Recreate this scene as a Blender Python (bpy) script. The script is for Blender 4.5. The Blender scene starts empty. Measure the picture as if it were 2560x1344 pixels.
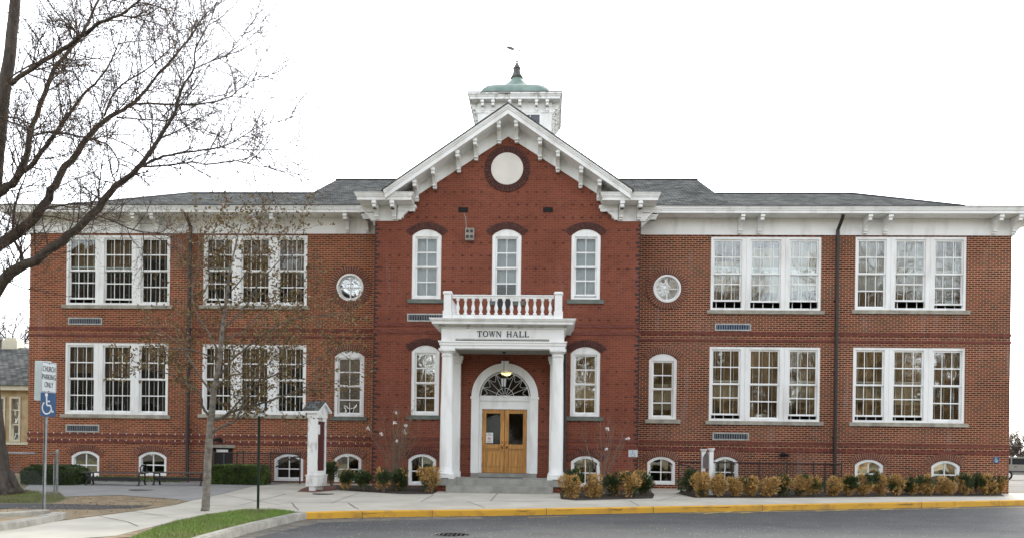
import bpy, bmesh, math, random
from mathutils import Vector, Matrix, noise
# ------------------------------------------------------------------ camera, sky, sun, exposure
SC = bpy.context.scene
COL = SC.collection
F, CX, CY = 2100.0, 1280.0, 1123.0            # focal length and principal point, photo pixels
PSI, RHO = math.atan(0.042), 0.0135           # yaw, roll
CAM = Vector((1.46, -28.4, 1.65))
fwd = Vector((-math.sin(PSI), math.cos(PSI), 0))
r0, u0 = Vector((math.cos(PSI), math.sin(PSI), 0)), Vector((0, 0, 1))
camR = r0 * math.cos(RHO) + u0 * math.sin(RHO)
camU = u0 * math.cos(RHO) - r0 * math.sin(RHO)
cd = bpy.data.cameras.new('camera')
cam = bpy.data.objects.new('camera', cd); COL.objects.link(cam)
m3 = Matrix((camR, camU, -fwd)).transposed()
cam.matrix_world = Matrix.Translation(CAM) @ m3.to_4x4()
cd.sensor_fit = 'HORIZONTAL'; cd.sensor_width = 36; cd.lens = 36 * F / 2560
cd.shift_y = (CY - 672) / 2560; cd.clip_start = .1; cd.clip_end = 4000
SC.camera = cam
SUN_EL, SUN_AZ = math.radians(38), math.radians(24)     # the sun stands behind the hall
w = bpy.data.worlds.new('World'); SC.world = w; w.use_nodes = True
nt = w.node_tree; nt.nodes.clear()
sky = nt.nodes.new('ShaderNodeTexSky'); sky.sky_type = 'NISHITA'; sky.sun_disc = False
sky.sun_elevation = SUN_EL; sky.sun_rotation = SUN_AZ; sky.dust_density = 1.2; sky.air_density = 1.0; sky.ozone_density = 1.0
hs = nt.nodes.new('ShaderNodeHueSaturation'); hs.inputs['Saturation'].default_value = 0.22
bg = nt.nodes.new('ShaderNodeBackground'); bg.inputs['Strength'].default_value = 0.15
wo = nt.nodes.new('ShaderNodeOutputWorld')
nt.links.new(sky.outputs[0], hs.inputs['Color']); nt.links.new(hs.outputs[0], bg.inputs[0]); nt.links.new(bg.outputs[0], wo.inputs[0])
sl = bpy.data.lights.new('sun', 'SUN'); sl.energy = 1.1; sl.angle = math.radians(12); sl.color = (1, .92, .80)
sun = bpy.data.objects.new('sun', sl); COL.objects.link(sun)
sv = Vector((math.sin(SUN_AZ) * math.cos(SUN_EL), math.cos(SUN_AZ) * math.cos(SUN_EL), math.sin(SUN_EL)))
sun.rotation_euler = sv.to_track_quat('Z', 'Y').to_euler()
SC.view_settings.view_transform = 'Standard'; SC.view_settings.look = 'None'
SC.view_settings.exposure = 2.0; SC.view_settings.gamma = 1
SC.cycles.max_bounces = 8; SC.cycles.diffuse_bounces = 3; SC.cycles.glossy_bounces = 3
SC.cycles.transparent_max_bounces = 24; SC.cycles.transmission_bounces = 4
SC.cycles.use_denoising = True
R = random.Random(7)

# ------------------------------------------------------------------ measuring: photo pixel -> point on a plane of the place
def ray(px, py): return fwd + camR * ((px - CX) / F) + camU * ((CY - py) / F)
def P(px, py, Y):
    d = ray(px, py); return CAM + d * ((Y - CAM.y) / d.y)
def PX(px, py, Y): return P(px, py, Y).x
def PZ(px, py, Y): return P(px, py, Y).z
def rect(x0, y0, x1, y1, Y):
    ym, xm = (y0 + y1) / 2, (x0 + x1) / 2
    return PX(x0, ym, Y), PX(x1, ym, Y), PZ(xm, y1, Y), PZ(xm, y0, Y)
def zroad(y): return min(max(0.0, .036 * (y + 7.6)), .2) - .02 * min(max(0, y - 12), 25)
def zup(y): return zroad(y) + .15
def G(px, py, up=True):
    f = zup if up else zroad
    d = ray(px, py); z = .2
    for _ in range(30):
        t = (z - CAM.z) / d.z; z = f(CAM.y + d.y * t)
    return Vector((CAM.x + d.x * t, CAM.y + d.y * t, z))

# ------------------------------------------------------------------ materials
def mat(name, col, rough=.6, metal=0., var=0., scale=6., col2=None, bump=0., bscale=40., stretch=(1, 1, 1), spec=.5, detail=5., lo=.35, hi=.65):
    m = bpy.data.materials.new(name); m.use_nodes = True
    n = m.node_tree; b = n.nodes['Principled BSDF']
    b.inputs['Roughness'].default_value = rough; b.inputs['Metallic'].default_value = metal
    b.inputs['Specular IOR Level'].default_value = spec
    b.inputs['Base Color'].default_value = (*col, 1)
    if var or col2 or bump:
        tc = n.nodes.new('ShaderNodeTexCoord'); mp = n.nodes.new('ShaderNodeMapping'); mp.inputs['Scale'].default_value = stretch
        n.links.new(tc.outputs['Object'], mp.inputs[0])
    if var or col2:
        c2 = col2 or tuple(c * (1 - var) for c in col)
        nz = n.nodes.new('ShaderNodeTexNoise'); nz.inputs['Scale'].default_value = scale; nz.inputs['Detail'].default_value = detail
        n.links.new(mp.outputs[0], nz.inputs['Vector'])
        rp = n.nodes.new('ShaderNodeValToRGB'); rp.color_ramp.elements[0].position = lo; rp.color_ramp.elements[1].position = hi
        rp.color_ramp.elements[0].color = (*c2, 1); rp.color_ramp.elements[1].color = (*col, 1)
        n.links.new(nz.outputs[0], rp.inputs[0]); n.links.new(rp.outputs[0], b.inputs['Base Color'])
    if bump:
        n2 = n.nodes.new('ShaderNodeTexNoise'); n2.inputs['Scale'].default_value = bscale; n2.inputs['Detail'].default_value = 4
        n.links.new(mp.outputs[0], n2.inputs['Vector'])
        bp = n.nodes.new('ShaderNodeBump'); bp.inputs['Strength'].default_value = bump; bp.inputs['Distance'].default_value = .02
        n.links.new(n2.outputs[0], bp.inputs['Height']); n.links.new(bp.outputs[0], b.inputs['Normal'])
    return m

def nmath(n, op, a, b=None):
    x = n.nodes.new('ShaderNodeMath'); x.operation = op
    for i, v in enumerate((a, b)):
        if v is None: continue
        if isinstance(v, (int, float)): x.inputs[i].default_value = v
        else: n.links.new(v, x.inputs[i])
    return x.outputs[0]
def nmix(n, fac, a, b, mode='MIX'):
    x = n.nodes.new('ShaderNodeMixRGB'); x.blend_type = mode
    for i, v in enumerate((fac, a, b)):
        if isinstance(v, (int, float)): x.inputs[i].default_value = v
        elif isinstance(v, tuple): x.inputs[i].default_value = (*v, 1)
        else: n.links.new(v, x.inputs[i])
    return x.outputs[0]
def nramp(n, v, a, b):
    x = n.nodes.new('ShaderNodeMapRange'); x.inputs[1].default_value = a; x.inputs[2].default_value = b
    n.links.new(v, x.inputs[0]); return x.outputs[0]
def nnoise(n, vec, scale, detail=4):
    x = n.nodes.new('ShaderNodeTexNoise'); x.inputs['Scale'].default_value = scale; x.inputs['Detail'].default_value = detail
    n.links.new(vec, x.inputs['Vector']); return x.outputs[0]

def brick_mat(name, c1, c2, mortar, ms, header=False, wide=.21, high=.0716, dark=.4, efflo=.25):
    m = bpy.data.materials.new(name); m.use_nodes = True; n = m.node_tree; b = n.nodes['Principled BSDF']
    b.inputs['Roughness'].default_value = .9; b.inputs['Specular IOR Level'].default_value = .15
    tc = n.nodes.new('ShaderNodeTexCoord'); sp = n.nodes.new('ShaderNodeSeparateXYZ'); n.links.new(tc.outputs['Object'], sp.inputs[0])
    u = nmath(n, 'ADD', sp.outputs[0], sp.outputs[1]); z = sp.outputs[2]
    cb = n.nodes.new('ShaderNodeCombineXYZ'); n.links.new(u, cb.inputs[0]); n.links.new(z, cb.inputs[1])
    # a little waviness so that no course is ruler straight
    br = n.nodes.new('ShaderNodeTexBrick'); br.offset = .5; br.squash = 1
    for k, v in (('Scale', 1), ('Mortar Size', ms), ('Mortar Smooth', .15), ('Bias', 0.0), ('Brick Width', wide), ('Row Height', high)): br.inputs[k].default_value = v
    br.inputs['Color1'].default_value = (*c1, 1); br.inputs['Color2'].default_value = (*c2, 1); br.inputs['Mortar'].default_value = (*mortar, 1)
    n.links.new(cb.outputs[0], br.inputs['Vector'])
    col = br.outputs['Color']
    obj = tc.outputs['Object']
    # odd burnt bricks: cell noise per brick
    row = nmath(n, 'FLOOR', nmath(n, 'DIVIDE', z, high))
    colm = nmath(n, 'FLOOR', nmath(n, 'ADD', nmath(n, 'DIVIDE', u, wide), nmath(n, 'MULTIPLY', nmath(n, 'MODULO', row, 2), .5)))
    cc = n.nodes.new('ShaderNodeCombineXYZ'); n.links.new(row, cc.inputs[0]); n.links.new(colm, cc.inputs[1])
    wn = n.nodes.new('ShaderNodeTexWhiteNoise'); wn.noise_dimensions = '2D'; n.links.new(cc.outputs[0], wn.inputs['Vector'])
    notm = nmath(n, 'SUBTRACT', 1, br.outputs['Fac'])
    burnt = nmath(n, 'MULTIPLY', nramp(n, wn.outputs[0], .72, .95), notm)
    col = nmix(n, nmath(n, 'MULTIPLY', burnt, dark), col, (.045, .022, .02))
    if header:
        fr = nmath(n, 'FRACT', nmath(n, 'DIVIDE', z, high * 6))
        fu = nmath(n, 'FRACT', nmath(n, 'DIVIDE', u, .31))
        hm = nmath(n, 'MULTIPLY', nmath(n, 'LESS_THAN', fr, 1 / 6), nmath(n, 'LESS_THAN', fu, .30))
        hm = nmath(n, 'MULTIPLY', hm, nramp(n, nnoise(n, obj, .9, 2), .38, .55))
        col = nmix(n, nmath(n, 'MULTIPLY', hm, .62), col, (.035, .02, .018))
    col = nmix(n, 1., col, nmix(n, nnoise(n, obj, .55, 5), (.58, .55, .54), (1.40, 1.40, 1.40)), 'MULTIPLY')
    # vertical rain streaks and chalky patches
    mp = n.nodes.new('ShaderNodeMapping'); mp.inputs['Scale'].default_value = (2.2, 2.2, .35); n.links.new(obj, mp.inputs[0])
    stk = nramp(n, nnoise(n, mp.outputs[0], 1.4, 6), .60, .78)
    col = nmix(n, nmath(n, 'MULTIPLY', stk, efflo), col, (.30, .23, .21))
    n.links.new(col, b.inputs['Base Color'])
    bp = n.nodes.new('ShaderNodeBump'); bp.inputs['Strength'].default_value = .5; bp.inputs['Distance'].default_value = .006; bp.invert = True
    n.links.new(br.outputs['Fac'], bp.inputs['Height']); n.links.new(bp.outputs[0], b.inputs['Normal'])
    return m

def slate_mat(name, swap=False, kx=1.0):
    m = bpy.data.materials.new(name); m.use_nodes = True; n = m.node_tree; b = n.nodes['Principled BSDF']
    b.inputs['Roughness'].default_value = .9; b.inputs['Specular IOR Level'].default_value = 0
    tc = n.nodes.new('ShaderNodeTexCoord'); sp = n.nodes.new('ShaderNodeSeparateXYZ'); n.links.new(tc.outputs['Object'], sp.inputs[0])
    cb = n.nodes.new('ShaderNodeCombineXYZ')
    n.links.new(sp.outputs[1 if swap else 0], cb.inputs[0]); n.links.new(nmath(n, 'MULTIPLY', sp.outputs[2], kx), cb.inputs[1])
    wv = n.nodes.new('ShaderNodeVectorMath'); wv.operation = 'ADD'
    nz = n.nodes.new('ShaderNodeTexNoise'); nz.inputs['Scale'].default_value = 2.5; n.links.new(tc.outputs['Object'], nz.inputs['Vector'])
    sc = n.nodes.new('ShaderNodeVectorMath'); sc.operation = 'SCALE'; sc.inputs[3].default_value = .05; n.links.new(nz.outputs[1], sc.inputs[0])
    n.links.new(cb.outputs[0], wv.inputs[0]); n.links.new(sc.outputs[0], wv.inputs[1])
    br = n.nodes.new('ShaderNodeTexBrick'); br.offset = .5
    for k, v in (('Scale', 1), ('Mortar Size', .012), ('Mortar Smooth', .4), ('Brick Width', .26), ('Row Height', .2)): br.inputs[k].default_value = v
    br.inputs['Color1'].default_value = (.066, .072, .073, 1); br.inputs['Color2'].default_value = (.145, .152, .150, 1); br.inputs['Mortar'].default_value = (.022, .025, .028, 1)
    n.links.new(wv.outputs[0], br.inputs['Vector'])
    col = nmix(n, 1., br.outputs['Color'], nmix(n, nnoise(n, tc.outputs['Object'], .8, 5), (.6, .62, .62), (1.4, 1.35, 1.3)), 'MULTIPLY')
    n.links.new(col, b.inputs['Base Color'])
    bp = n.nodes.new('ShaderNodeBump'); bp.inputs['Strength'].default_value = 1; bp.inputs['Distance'].default_value = .02; bp.invert = True
    n.links.new(br.outputs['Fac'], bp.inputs['Height']); n.links.new(bp.outputs[0], b.inputs['Normal'])
    return m

def glass_mat(name, refl=.3, tint=(.9, .93, .92), wob=.0035):
    m = bpy.data.materials.new(name); m.use_nodes = True; n = m.node_tree; n.nodes.clear()
    o = n.nodes.new('ShaderNodeOutputMaterial'); mx = n.nodes.new('ShaderNodeMixShader')
    t = n.nodes.new('ShaderNodeBsdfTransparent'); t.inputs[0].default_value = (*tint, 1)
    g = n.nodes.new('ShaderNodeBsdfGlossy'); g.inputs['Roughness'].default_value = .015; g.inputs[0].default_value = (.95, .97, .97, 1)
    lw = n.nodes.new('ShaderNodeFresnel'); lw.inputs[0].default_value = 1.5
    f = nmath(n, 'ADD', lw.outputs[0], refl)
    tc = n.nodes.new('ShaderNodeTexCoord')
    bp = n.nodes.new('ShaderNodeBump'); bp.inputs['Strength'].default_value = 1; bp.inputs['Distance'].default_value = wob
    n.links.new(nnoise(n, tc.outputs['Object'], 1.7, 1), bp.inputs['Height']); n.links.new(bp.outputs[0], g.inputs['Normal'])
    n.links.new(f, mx.inputs[0]); n.links.new(t.outputs[0], mx.inputs[1]); n.links.new(g.outputs[0], mx.inputs[2]); n.links.new(mx.outputs[0], o.inputs[0])
    return m

M = {}
M['brick_c'] = brick_mat('red_pressed_brick', (.225, .070, .042), (.185, .056, .036), (.25, .125, .085), .0055, header=True, dark=.2, efflo=.22)
M['brick_l'] = brick_mat('orange_brick', (.265, .076, .038), (.165, .043, .025), (.42, .27, .165), .0088, dark=.6, efflo=.3)
M['brick_r'] = brick_mat('brown_red_brick', (.190, .045, .026), (.098, .025, .018), (.43, .29, .18), .0095, dark=.75, efflo=.4)
M['arch_c'] = mat('dark_arch_brick', (.125, .042, .03), .85, var=.55, scale=14, bump=.3)
M['arch_w'] = mat('red_arch_brick', (.215, .068, .043), .85, var=.5, scale=14, bump=.3)
M['arch_mortar'] = mat('arch_mortar', (.40, .27, .18), .9, var=.3)
M['band'] = mat('band_brick', (.19, .054, .036), .85, var=.45, scale=5, bump=.3, stretch=(1, 1, 4))
M['burnt'] = mat('burnt_header_brick', (.035, .02, .018), .8)
M['white'] = mat('white_paint', (.84, .85, .83), .5, col2=(.68, .675, .645), scale=2.2, stretch=(1.3, 1.3, .35), lo=.28, hi=.50, bump=.08, bscale=20)
M['white_old'] = mat('weathered_white_paint', (.80, .81, .79), .55, col2=(.45, .43, .40), scale=5, stretch=(1, 1, .5), lo=.30, hi=.46, bump=.1)
M['sill'] = mat('limestone_sill', (.40, .38, .31), .8, var=.4, scale=4, bump=.3)
M['sill_grey'] = mat('grey_green_sill', (.16, .18, .155), .8, var=.35, scale=4, bump=.3)
M['slate'] = slate_mat('roof_slate', kx=2.6)
M['slate_side'] = slate_mat('roof_slate_side', True, 1.5)
M['drip'] = mat('dark_roof_edge', (.05, .052, .055), .6)
M['glass'] = glass_mat('window_glass', .14); M['glass_up'] = glass_mat('upper_window_glass', .06)
M['glass_dark'] = glass_mat('dark_window_glass', -.03); M['glass_left'] = glass_mat('clear_window_glass', -.015)
M['glass_film'] = glass_mat('reflective_basement_glass', .5)
M['dark_vestibule'] = mat('added_dark_vestibule', (.035, .024, .014), .7, var=.3)  # for a vestibule lining added to keep the door glass dark
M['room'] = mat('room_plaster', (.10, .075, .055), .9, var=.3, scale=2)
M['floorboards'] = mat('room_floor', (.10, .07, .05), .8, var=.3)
M['shade_w'] = mat('pale_roller_shade', (.50, .51, .53), .9, var=.12, scale=1.5)
M['shade_b'] = mat('brown_roller_shade', (.33, .19, .085), .9, var=.3, scale=1.2)
M['shade_d'] = mat('dark_brown_shade', (.24, .13, .06), .9, var=.3, scale=1.2)
M['mirror_cream'] = mat('painted_cream_reflection', (.85, .72, .48), .9, var=.2, scale=3)  # cream paints in the sunlit house mirrored by two right basement panes
M['shade_c'] = mat('buff_roller_shade', (.50, .42, .28), .9, var=.3, scale=2)
M['grille'] = mat('grey_grille', (.15, .17, .19), .5, metal=.3, var=.3)
M['grille_frame'] = mat('grille_frame', (.45, .46, .42), .5, var=.3)
M['grille_blue'] = mat('blue_grille', (.14, .20, .30), .5, metal=.3, var=.4)
M['black'] = mat('black_iron', (.015, .015, .016), .5, var=.2)
M['void'] = mat('dark_opening', (.012, .011, .01), .9)
M['pipe'] = mat('brown_downspout', (.028, .02, .016), .5, var=.3)
M['copper'] = mat('verdigris_copper', (.19, .265, .23), .6, col2=(.12, .18, .155), scale=2.5, stretch=(1, 1, .5), bump=.1)
M['copper_dark'] = mat('stained_copper', (.13, .13, .115), .6, var=.6, scale=6)
M['stone'] = mat('stoop_stone', (.33, .33, .295), .85, var=.3, scale=3, bump=.3)
M['stone_dark'] = mat('stoop_joint', (.06, .06, .055), .9)
M['oak'] = mat('varnished_oak', (.56, .285, .072), .35, col2=(.36, .16, .035), scale=3.5, stretch=(5, 5, .6), bump=.05)
M['brass'] = mat('brass', (.62, .33, .12), .25, metal=1)
M['ink'] = mat('dark_letter_paint', (.008, .009, .014), .5)
M['paper'] = mat('white_paper', (.72, .73, .72), .8)
M['grey_metal'] = mat('galvanised_steel', (.33, .35, .35), .4, metal=.7, var=.3, scale=8)
M['sign_white'] = mat('sign_white', (.55, .60, .63), .35)
M['sign_back'] = mat('sign_bare_back', (.62, .72, .73), .35, metal=.2, var=.1)
M['sign_blue'] = mat('sign_blue', (.035, .09, .20), .35, var=.1)
M['red_mark'] = mat('red_print', (.5, .03, .03), .5)
M['green_post'] = mat('green_post_paint', (.02, .05, .032), .5, var=.4, scale=9)
M['maroon'] = mat('maroon_board', (.085, .016, .014), .6, var=.2, scale=4)
M['rail'] = mat('brown_rail_paint', (.035, .021, .019), .55, var=.3)
M['bench_wood'] = mat('bench_slats', (.10, .085, .07), .6, var=.4, scale=8, stretch=(.3, 4, 4))
M['concrete'] = mat('pale_concrete', (.49, .465, .395), .9, col2=(.40, .38, .32), scale=1.2, bump=.15, bscale=60, detail=8)
M['concrete_kerb'] = mat('grey_concrete_kerb', (.36, .345, .30), .9, var=.35, scale=4, bump=.3)
M['joint'] = mat('dark_joint', (.09, .08, .065), .95)
M['asphalt'] = mat('asphalt', (.064, .067, .068), .9, col2=(.046, .048, .05), scale=1.1, bump=.4, bscale=90, detail=9)
M['asphalt_new'] = mat('dark_asphalt', (.045, .047, .05), .9, var=.2, scale=3, bump=.3)
M['plaza'] = mat('grey_paving', (.27, .265, .255), .9, var=.16, scale=2, bump=.2, bscale=80)
M['earth'] = mat('earth_and_thatch', (.19, .155, .085), .95, col2=(.10, .10, .045), scale=1.1, bump=.6, detail=9)
M['litter_bed'] = mat('leaf_litter_ground', (.30, .235, .14), .95, col2=(.17, .125, .075), scale=3.2, bump=.6, detail=9)
M['lot'] = mat('tan_lot_paving', (.055, .048, .036), .9, var=.2, scale=.6)
M['mulch'] = mat('dark_mulch', (.05, .036, .024), .95, var=.6, scale=9, bump=.8)
M['brick_paving'] = mat('brick_paving', (.16, .07, .05), .9, var=.4, scale=8)
M['turf'] = mat('turf', (.075, .13, .025), .95, col2=(.11, .12, .04), scale=1.5, bump=.5)
M['blade'] = mat('grass_blade', (.15, .25, .035), .6, col2=(.21, .26, .06), scale=.8)
M['blade_dry'] = mat('dry_grass_blade', (.20, .19, .08), .7, var=.3, scale=1)
M['yellow'] = mat('yellow_kerb_paint', (.62, .34, .03), .75, col2=(.44, .235, .035), scale=3.5, bump=.2, lo=.3, hi=.5)
M['yellow_worn'] = mat('worn_yellow_kerb_paint', (.36, .22, .05), .8, var=.7, scale=9, stretch=(1, 1, 3))
M['yellow_line'] = mat('faded_yellow_line', (.50, .37, .11), .9, var=.45, scale=7, lo=.4, hi=.6)
M['iron_cover'] = mat('cast_iron_cover', (.075, .071, .067), .7, metal=.1, var=.3, scale=20)
M['bark_big'] = mat('dark_bark', (.085, .068, .052), .9, col2=(.04, .034, .028), scale=5, stretch=(2, 2, .5), bump=.6, bscale=14)
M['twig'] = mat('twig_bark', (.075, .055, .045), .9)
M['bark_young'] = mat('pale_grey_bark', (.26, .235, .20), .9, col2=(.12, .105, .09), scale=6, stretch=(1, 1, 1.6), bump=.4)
M['twig_far'] = mat('sunlit_far_twigs', (.26, .17, .08), .9)  # warm sunlight put into the bark tone of the mirrored trees
M['limb_young'] = mat('young_limb_bark', (.15, .125, .10), .9, var=.4, scale=8)
M['twig_young'] = mat('young_twig_bark', (.09, .065, .05), .9)
M['bud'] = mat('spring_buds', (.20, .125, .06), .8, var=.5, scale=3)
M['leaf_bronze'] = mat('bronze_young_leaf', (.185, .105, .040), .7, col2=(.095, .050, .026), scale=3)
M['leaf_olive'] = mat('olive_young_leaf', (.20, .155, .05), .7, var=.4, scale=3)
M['leaf_green'] = mat('yew_green_leaf', (.06, .095, .022), .6, col2=(.026, .046, .013), scale=6)
M['leaf_green2'] = mat('clipped_hedge_leaf', (.12, .18, .03), .6, col2=(.055, .09, .018), scale=5)
M['leaf_tan'] = mat('scorched_tan_leaf', (.66, .44, .16), .75, col2=(.46, .27, .08), scale=6)
M['leaf_tan2'] = mat('scorched_brown_leaf', (.40, .25, .085), .75, col2=(.22, .12, .035), scale=6)
M['petal'] = mat('white_petal', (.85, .82, .80), .6)
M['stalk'] = mat('grey_brown_stalk', (.19, .15, .11), .9, var=.3)
M['stucco'] = mat('cream_stone_wall', (.50, .40, .24), .9, col2=(.36, .25, .13), scale=3, bump=.3)
M['cream'] = mat('cream_trim', (.62, .58, .44), .6, var=.15)
M['car'] = mat('champagne_car_paint', (.24, .225, .19), .5, metal=.2, var=.06)
M['car_glass'] = glass_mat('car_glass', .12, (.25, .3, .3), 0)
M['tyre'] = mat('tyre_rubber', (.012, .012, .012), .8)
M['chrome'] = mat('alloy_rim', (.5, .5, .5), .3, metal=1)
M['trimgrey'] = mat('dark_car_trim', (.03, .03, .032), .6)
M['siding'] = mat('cream_clapboard', (.72, .60, .40), .7, var=.12, scale=2, stretch=(.2, .2, 9))
M['reflection_block'] = mat('dark_block_wall', (.10, .085, .07), .9, var=.5, scale=2)
def emis(name, col, s):
    m = bpy.data.materials.new(name); m.use_nodes = True; b = m.node_tree.nodes['Principled BSDF']
    b.inputs['Base Color'].default_value = (*col, 1); b.inputs['Emission Color'].default_value = (*col, 1); b.inputs['Emission Strength'].default_value = s
    return m
M['lamp'] = emis('lit_lamp_bowl', (1, .75, .25), 1.4)
M['lamp_pane'] = mat('frosted_lantern_pane', (.55, .57, .55), .3)

# ------------------------------------------------------------------ mesh builder
class MB:
    def __init__(s): s.v = []; s.f = []; s.mi = []; s.cur = 0; s.smooth = []; s.sm = False
    def add(s, vs, fs):
        o = len(s.v); s.v.extend([tuple(p) for p in vs])
        for f in fs: s.f.append([i + o for i in f]); s.mi.append(s.cur); s.smooth.append(s.sm)
    def box(s, x0, x1, y0, y1, z0, z1):
        s.add([(x0, y0, z0), (x1, y0, z0), (x1, y1, z0), (x0, y1, z0), (x0, y0, z1), (x1, y0, z1), (x1, y1, z1), (x0, y1, z1)],
              [(0, 3, 2, 1), (4, 5, 6, 7), (0, 1, 5, 4), (1, 2, 6, 5), (2, 3, 7, 6), (3, 0, 4, 7)])
    def frustum(s, a, b):      # a, b: (x0,x1,y0,y1,z)
        v = []
        for x0, x1, y0, y1, z in (a, b): v += [(x0, y0, z), (x1, y0, z), (x1, y1, z), (x0, y1, z)]
        s.add(v, [(0, 3, 2, 1), (4, 5, 6, 7), (0, 1, 5, 4), (1, 2, 6, 5), (2, 3, 7, 6), (3, 0, 4, 7)])
    def quad(s, a, b, c, d): s.add([a, b, c, d], [(0, 1, 2, 3)])
    def prism(s, poly, axis, a, b):   # convex-ish polygon extruded along an axis; poly holds the two other coordinates in order
        n = len(poly)
        def pt(p, t): return (t, p[0], p[1]) if axis == 0 else (p[0], t, p[1]) if axis == 1 else (p[0], p[1], t)
        v = [pt(p, a) for p in poly] + [pt(p, b) for p in poly]
        f = [tuple(range(n)), tuple(range(2 * n - 1, n - 1, -1))] + [(i, i + n, (i + 1) % n + n, (i + 1) % n) for i in range(n)]
        s.add(v, f)
    def tube(s, pts, rad, n=8, cap=True):
        pts = [Vector(p) for p in pts]
        if isinstance(rad, (int, float)): rad = [rad] * len(pts)
        vs = []; N = len(pts); prev = None
        for i, p in enumerate(pts):
            t = (pts[min(i + 1, N - 1)] - pts[max(i - 1, 0)])
            if t.length < 1e-9: t = Vector((0, 0, 1))
            t.normalize()
            if prev is None:
                a = Vector((1, 0, 0)) if abs(t.x) < .8 else Vector((0, 1, 0))
                prev = (a - t * a.dot(t)).normalized()
            else:
                q = prev - t * prev.dot(t)
                prev = q.normalized() if q.length > 1e-6 else prev
            bn = t.cross(prev)
            for k in range(n):
                an = 2 * math.pi * k / n
                vs.append(p + (prev * math.cos(an) + bn * math.sin(an)) * rad[i])
        fs = [(i * n + k, i * n + (k + 1) % n, (i + 1) * n + (k + 1) % n, (i + 1) * n + k) for i in range(N - 1) for k in range(n)]
        if cap: fs += [tuple(range(n - 1, -1, -1)), tuple(range((N - 1) * n, N * n))]
        s.add(vs, fs)
    def lathe(s, prof, c, n=24, sq=False):   # prof: (r,z)
        vs = []
        for r, z in prof:
            for k in range(n):
                a = 2 * math.pi * (k + .5) / n
                vs.append((c[0] + r * math.cos(a), c[1] + r * math.sin(a), c[2] + z))
        N = len(prof)
        fs = [(i * n + k, i * n + (k + 1) % n, (i + 1) * n + (k + 1) % n, (i + 1) * n + k) for i in range(N - 1) for k in range(n)]
        fs += [tuple(range(n - 1, -1, -1)), tuple(range((N - 1) * n, N * n))]
        s.add(vs, fs)
    def build(s, name, m, parent=None, smooth=None):
        me = bpy.data.meshes.new(name); me.from_pydata(s.v, [], s.f)
        ms = m if isinstance(m, (list, tuple)) else [m]
        for x in ms: me.materials.append(x)
        if len(ms) > 1: me.polygons.foreach_set('material_index', s.mi)
        if smooth: me.polygons.foreach_set('use_smooth', [True] * len(s.f))
        elif any(s.smooth): me.polygons.foreach_set('use_smooth', s.smooth)
        me.update()
        return link(name, me, parent)
ROOTLOC = {}
def link(name, me, parent=None):
    o = bpy.data.objects.new(name, me); COL.objects.link(o)
    if parent is not None: attach(o, parent)
    return o
def abs_mat(o):
    mtx = o.matrix_basis.copy()
    if o.parent is not None: mtx = abs_mat(o.parent) @ o.matrix_parent_inverse @ mtx
    return mtx
def attach(o, parent):
    o.parent = parent; o.matrix_parent_inverse = abs_mat(parent).inverted()
def tag(o, label=None, cat=None, group=None, kind=None):
    if label: o['label'] = label
    if cat: o['category'] = cat
    if group: o['group'] = group
    if kind: o['kind'] = kind
    return o
def thing(name, label, cat, loc=(0, 0, 0), rz=0, group=None):
    o = bpy.data.objects.new(name, None); COL.objects.link(o); o.location = loc; o.rotation_euler = (0, 0, rz)
    o.empty_display_size = .2
    return tag(o, label, cat, group)
def plate(name, outer, holes, y0, y1, m, parent=None):
    """outline in (x,z) with holes, solid between y0 (front) and y1 (back)"""
    cu = bpy.data.curves.new(name, 'CURVE'); cu.dimensions = '2D'; cu.fill_mode = 'BOTH'; cu.extrude = abs(y1 - y0) / 2
    for pl in [outer] + list(holes):
        sp = cu.splines.new('POLY'); sp.points.add(len(pl) - 1); sp.use_cyclic_u = True
        for i, p in enumerate(pl): sp.points[i].co = (p[0], p[1], 0, 1)
    to = bpy.data.objects.new('tmp', cu)
    me = bpy.data.meshes.new_from_object(to)
    bpy.data.objects.remove(to); bpy.data.curves.remove(cu)
    ym = (y0 + y1) / 2
    for v in me.vertices: v.co = (v.co.x, -v.co.z + ym, v.co.y)
    me.materials.clear(); me.materials.append(m); me.name = name
    me.polygons.foreach_set('use_smooth', [False] * len(me.polygons))
    return link(name, me, parent)
def rc(x0, x1, z0, z1): return [(x0, z0), (x1, z0), (x1, z1), (x0, z1)]
def arch(x0, x1, z0, z1, rise, n=14):
    zs = z1 - rise; c = (x1 - x0) / 2; r = (c * c + rise * rise) / (2 * rise); xm = (x0 + x1) / 2; zc = z1 - r
    a = math.asin(min(1, c / r)); 
    if rise > c: a = math.pi / 2
    pts = [(x0, z0), (x1, z0)]
    for i in range(n + 1):
        t = a - 2 * a * i / n
        pts.append((xm + r * math.sin(t), zc + r * math.cos(t)))
    return pts
def circ(x, z, r, n=40): return [(x + r * math.cos(2 * math.pi * i / n), z + r * math.sin(2 * math.pi * i / n)) for i in range(n)]
def copy_tree(o, parent=None):
    c = o.copy(); COL.objects.link(c)
    if parent is not None: c.parent = parent; c.matrix_parent_inverse = o.matrix_parent_inverse
    for ch in list(o.children): copy_tree(ch, c)
    return c
def text_mesh(name, body, m, size, loc, rot, parent, extr=.004, align='CENTER', space=1.):
    cu = bpy.data.curves.new(name, 'FONT'); cu.body = body; cu.size = size; cu.extrude = extr; cu.align_x = align; cu.align_y = 'CENTER'
    cu.space_line = space
    to = bpy.data.objects.new('tmp', cu); me = bpy.data.meshes.new_from_object(to)
    bpy.data.objects.remove(to); bpy.data.curves.remove(cu)
    me.materials.clear(); me.materials.append(m)
    mm = Matrix.Translation(loc) @ rot
    me.transform(mm); me.name = name
    return link(name, me, parent)
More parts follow.
